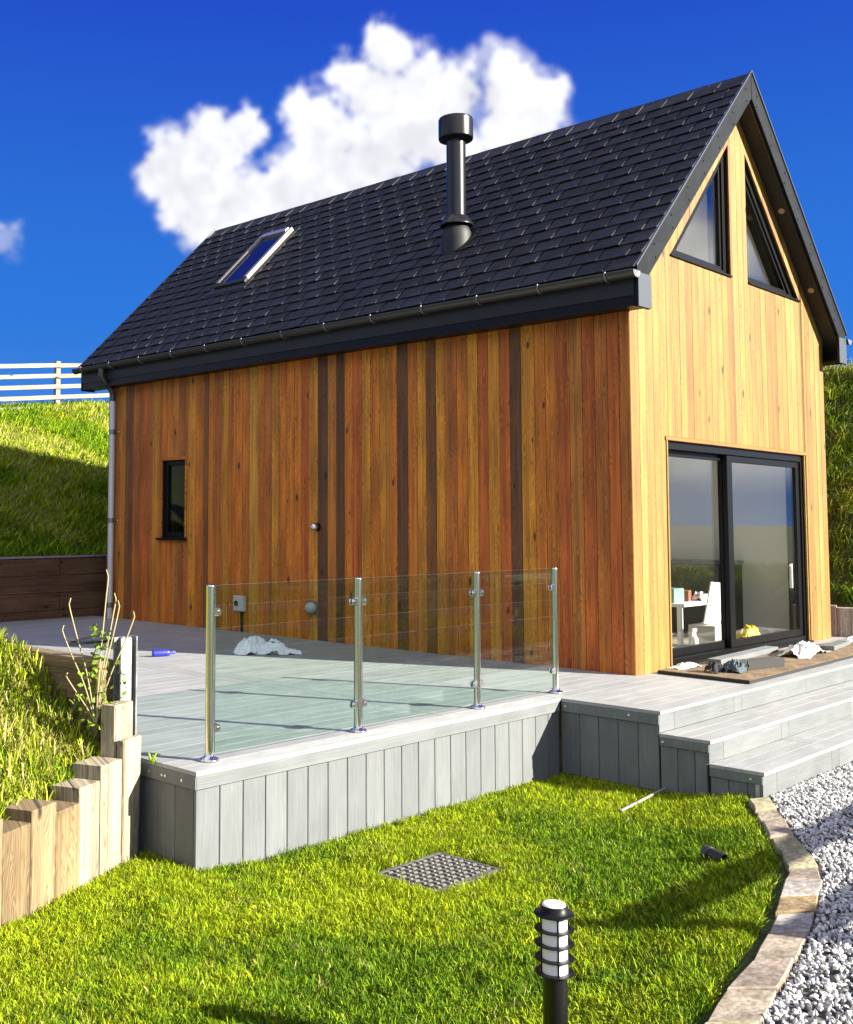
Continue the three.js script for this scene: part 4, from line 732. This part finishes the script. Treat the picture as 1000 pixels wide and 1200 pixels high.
// clutter by the sliding door
{
  const s = thing('packing_sheet', 'tan board laid flat on the deck in front of the sliding door', 'board', [0, 0.001, 0]);
  { const g = slab([[0.22, -0.93], [2.0, -0.90], [3.9, -0.86], [3.9, -0.30], [2.1, -0.10], [0.26, -0.07]], 0.026, 0.003); g.rotateX(-Math.PI / 2); mesh('core', g, MAT.blackMatt, s); }
  { const g = slab([[0.225, -0.925], [2.0, -0.895], [3.895, -0.855], [3.895, -0.305], [2.1, -0.105], [0.265, -0.075]], 0.006, 0.002); g.rotateX(-Math.PI / 2); g.translate(0, 0.0262, 0); mesh('top_sheet', g, M([0.34, 0.235, 0.13], 0.9, { map: mottle, bumpMap: mottleBump, bumpScale: 0.01 }), s); }
  const Y = 0.034;
  { const m = single('grey_plank', bx(-0.75, 0, -0.065, 0.75, 0.05, 0.065, 'x'), MAT.skirt[2], 'pale grey plank lying along the door threshold', 'plank'); m.position.set(1.75, Y, 0.22); m.rotation.y = 0.05; }
  { const m = single('grey_plank', bx(-0.35, 0, -0.06, 0.35, 0.045, 0.06, 'x'), MAT.skirt[0], 'short grey plank beside the crumpled plastic film', 'plank'); m.position.set(3.35, Y, 0.52); m.rotation.y = 0.12; }
  { const m = single('plastic_film', crumple(0.85, 0.30, 0.11, 33, 5), dbl([0.66, 0.66, 0.65], 0.3), 'crumpled clear plastic film on the tan board', 'plastic film'); m.position.set(2.45, Y, 0.52); m.rotation.y = 0.1; }
  { const m = single('paper_scrap', crumple(0.36, 0.16, 0.035, 37, 4), dbl([0.78, 0.76, 0.72], 0.8), 'white paper scraps at the left foot of the sliding door', 'paper'); m.position.set(0.62, Y, 0.16); }
  { const m = single('plastic_film', crumple(0.8, 0.3, 0.08, 45, 5), dbl([0.70, 0.70, 0.70], 0.3), 'white plastic film heaped near the short whitish sleepers', 'plastic film'); m.position.set(4.3, 0.004, 0.45); }
  { const m = single('rag', crumple(0.36, 0.20, 0.09, 52, 5), dbl([0.055, 0.085, 0.10], 0.85), 'dark teal crumpled rag on the tan board', 'rag'); m.position.set(0.72, Y, 0.58); m.rotation.y = 0.3; }
  { const m = single('rag', crumple(0.22, 0.14, 0.08, 57, 5), dbl([0.012, 0.013, 0.018], 0.85), 'black crumpled rag beside the teal rag', 'rag'); m.position.set(0.50, Y, 0.50); }
  { const g = merge([bx(-0.27, 0, -0.055, 0.27, 0.006, 0.055, 'x', 0), bx(-0.27, 0.0062, 0.047, 0.27, 0.085, 0.055, 'x', 0.001), bx(-0.27, 0.0062, -0.055, 0.27, 0.085, -0.047, 'x', 0.001)]); const m = single('channel_offcut', g, MAT.blackMatt, 'black channel section offcut lying on the tan board', 'offcut'); m.position.set(1.10, Y, 0.66); m.rotation.y = -0.22; }
}
// on the lawn
{ const m = single('timber_lath', bx(-0.36, 0, -0.009, 0.36, 0.012, 0.009, 'x', 0.002), M([0.42, 0.39, 0.34], 0.8, { map: wood }), 'thin weathered lath lying in the grass below the steps', 'lath'); m.position.set(-1.93, ground(-1.93, 1.1) + 0.048, 1.10); m.rotation.set(0, 0.07, 0.03); }
{ const t = thing('black_pipe', 'short black ribbed pipe coupling lying in the lawn', 'pipe', [-2.98, ground(-2.98, 2.1) + 0.055, 2.10]); t.rotation.y = -2.03;
  const pr = []; for (let i = 0; i <= 16; i++) pr.push(new THREE.Vector2(0.030 + (i % 2) * 0.005, -0.08 + i * 0.0105)); const g = new THREE.LatheGeometry(pr, 18); g.rotateZ(Math.PI / 2); mesh('body', g, dbl([0.014, 0.014, 0.015], 0.5), t);
  const c = new THREE.LatheGeometry([[0.036, 0.035], [0.040, 0.037], [0.040, 0.080], [0.036, 0.082]].map(p => new THREE.Vector2(...p)), 18); c.rotateZ(Math.PI / 2); mesh('collar', c, dbl([0.03, 0.03, 0.032], 0.4), t); }
// scrubby plant against the steel post
{
  const w = thing('climbing_weed', 'leafy weed with bare arching stalks growing beside the steel post', 'plant', [-5.50, 0.12, -0.36]);
  const q = rng(77), pos = [], idx = []; let v = 0;
  const stalk = M([0.34, 0.30, 0.16], 0.8), px = 1 / 190;
  const tips = [[-43, -22, 0.28], [-36, -52, 0.30], [6, -84, 0.33], [15, -58, 0.35], [19, -50, 0.34], [36, -38, 0.3], [-38, 30, 0.1]];
  for (const [dx, dy, up] of tips) { const a = [0.02, 0.10, 0.02], e = [0.05 + RT.x * dx * px, 0.53 - dy * px * 0.98, 0.02 + RT.z * dx * px], mid = [mix(a[0], e[0], 0.35) , mix(a[1], e[1], 0.45) - 0.02, mix(a[2], e[2], 0.35)], m2 = [mix(a[0], e[0], 0.82), mix(a[1], e[1], 0.8) + 0.0, mix(a[2], e[2], 0.82)]; mesh('stalk', tube([a, mid, m2, e, [e[0] - Math.sign(dx) * 0.012, e[1] + 0.008, e[2]]], 0.0042, 18, 5), stalk, w); }
  for (let i = 0; i < 210; i++) {
    const t = q(), y = 0.04 + 0.60 * t, r = (0.05 + 0.10 * Math.sin(Math.PI * Math.min(1, t * 1.15))) * Math.sqrt(q()), a = q() * 6.283, c = V(Math.cos(a) * r * 1.1 + 0.03, y, Math.sin(a) * r + 0.03), u = V(q() - 0.5, q() - 0.3, q() - 0.5).normalize(), s = V(q() - 0.5, q() - 0.5, q() - 0.5).cross(u).normalize(), L = 0.022 + 0.03 * q(), Wd = L * 0.28;
    for (const [k, e] of [[0, 0], [0.45, 1], [1, 0], [0.45, -1]]) pos.push(c.x + u.x * L * k + s.x * Wd * e, c.y + u.y * L * k + s.y * Wd * e, c.z + u.z * L * k + s.z * Wd * e);
    idx.push(v, v + 1, v + 2, v, v + 2, v + 3); v += 4;
  }
  const g = new THREE.BufferGeometry(); g.setAttribute('position', new THREE.Float32BufferAttribute(pos, 3)); g.setIndex(idx); g.computeVertexNormals();
  const lm = leafMat(); lm.color = C(0.14, 0.21, 0.02); mesh('foliage', g, lm, w).userData.kind = 'stuff';
  // small sprig at the deck corner
  const s = thing('seedling', 'tiny green seedling sprouting at the deck edge beside the sleepers', 'plant', [-5.215, -0.02, -0.16]); const p2 = [], i2 = [];
  for (let i = 0; i < 9; i++) { const a = i * 2.4, L = 0.03; p2.push(0, 0, 0, Math.cos(a) * L * 0.6 - Math.sin(a) * 0.008, 0.02 + 0.006 * i, Math.sin(a) * L * 0.6 + Math.cos(a) * 0.008, Math.cos(a) * L, 0.03 + 0.005 * i, Math.sin(a) * L, Math.cos(a) * L * 0.6 + Math.sin(a) * 0.008, 0.02 + 0.006 * i, Math.sin(a) * L * 0.6 - Math.cos(a) * 0.008); i2.push(i * 4, i * 4 + 1, i * 4 + 2, i * 4, i * 4 + 2, i * 4 + 3); }
  const g2 = new THREE.BufferGeometry(); g2.setAttribute('position', new THREE.Float32BufferAttribute(p2, 3)); g2.setIndex(i2); g2.computeVertexNormals(); const l2 = leafMat(); l2.color = C(0.22, 0.34, 0.02); mesh('leaves', g2, l2, s);
}
// inside, seen through the sliding door
{
  const k = thing('kitchen_unit', 'dark kitchen base unit along the inner wall behind the glass door', 'kitchen unit', [3.78, 0.008, -0.95]);
  mesh('carcass', bx(0.02, 0, -2.5, 0.63, 0.855, 0, 'z', 0.003), M([0.020, 0.021, 0.024], 0.4), k);
  mesh('worktop', bx(0, 0.857, -2.52, 0.63, 0.895, 0.02, 'z', 0.004), M([0.035, 0.036, 0.040], 0.3), k);
  for (let i = 0; i < 4; i++) mesh('unit_door', bx(0, 0.10, -2.48 + i * 0.62, 0.018, 0.845, -1.87 + i * 0.62, 'y', 0.003), M([0.024, 0.025, 0.029], 0.35), k);
  const b = thing('low_bench', 'low white trestle bench inside the room behind the glass', 'bench', [2.95, 0.008, -1.05]);
  mesh('top', bx(-0.45, 0.42, -0.25, 0.45, 0.455, 0.25, 'x'), MAT.white, b); for (const sx of [-1, 1]) for (const sz of [-1, 1]) mesh('leg', bx(sx * 0.40 - 0.025, 0, sz * 0.2 - 0.025, sx * 0.40 + 0.025, 0.418, sz * 0.2 + 0.025, 'y'), MAT.white, b);
  { const m = single('storage_box', bx(-0.12, 0, -0.09, 0.12, 0.16, 0.09, 'x', 0.008), M([0.20, 0.33, 0.28], 0.5), 'pale green storage box on the low bench indoors', 'box'); m.position.set(2.70, 0.464, -1.02); }
  { const m = single('storage_box', bx(-0.10, 0, -0.07, 0.10, 0.12, 0.07, 'x', 0.006), M([0.30, 0.10, 0.06], 0.6), 'rust red box on the low bench indoors', 'box'); m.position.set(3.05, 0.464, -1.05); m.rotation.y = 0.3; }
  { const m = single('white_rag', crumple(0.28, 0.2, 0.10, 63, 4, 20), dbl([0.8, 0.8, 0.8], 0.8), 'white rag heaped on the low bench indoors', 'rag'); m.position.set(3.28, 0.464, -0.95); }
  { const m = single('leaning_board', bx(-0.14, 0, -0.009, 0.14, 0.46, 0.009, 'y', 0.002), MAT.white, 'tall white board leaning indoors behind the left glass leaf', 'board'); m.position.set(2.58, 0.262, -0.50); m.rotation.set(0.16, -0.2, -0.06); }
  { const m = single('cardboard_carton', bx(-0.2, 0, -0.15, 0.2, 0.25, 0.15, 'x', 0.004), M([0.55, 0.52, 0.46], 0.85), 'pale carton on the floor under the white board', 'carton'); m.position.set(2.58, 0.008, -0.52); }
  const s = thing('spray_bottle', 'white spray bottle standing on the floor just inside the glass', 'spray bottle', [1.84, 0.008, -0.34]);
  mesh('body', new THREE.LatheGeometry([[0, 0], [0.038, 0.001], [0.041, 0.01], [0.041, 0.13], [0.036, 0.165], [0.016, 0.195], [0.014, 0.215]].map(p => new THREE.Vector2(...p)), 20), MAT.white, s);
  mesh('trigger_head', merge([bx(-0.055, 0.235, -0.012, 0.035, 0.265, 0.012, 'x', 0.004), cyl(0.017, 0.015, 0.026, 0, 0.212, 0, 14), bx(-0.052, 0.185, -0.006, -0.040, 0.236, 0.006, 'y', 0.002)]), MAT.white, s);
  { const m = single('yellow_bag', crumple(0.42, 0.34, 0.17, 71, 4, 26), dbl([0.62, 0.48, 0.02], 0.5), 'crumpled bright yellow bag on the floor behind the right glass leaf', 'bag'); m.position.set(3.35, 0.008, -0.42); }
  { const m = single('yellow_bag', crumple(0.30, 0.20, 0.06, 74, 4, 22), dbl([0.60, 0.40, 0.04], 0.6), 'flattened orange yellow bag beside the spray bottle indoors', 'bag'); m.position.set(1.50, 0.008, -0.50); }
  { const m = single('cardboard_sheet', bx(-0.6, 0, -0.3, 0.6, 0.012, 0.3, 'x', 0.002), M([0.60, 0.56, 0.48], 0.9), 'pale cardboard sheet on the floor inside the sliding door', 'cardboard'); m.position.set(1.6, 0.007, -0.95); }
}
renderer.render(scene, camera);
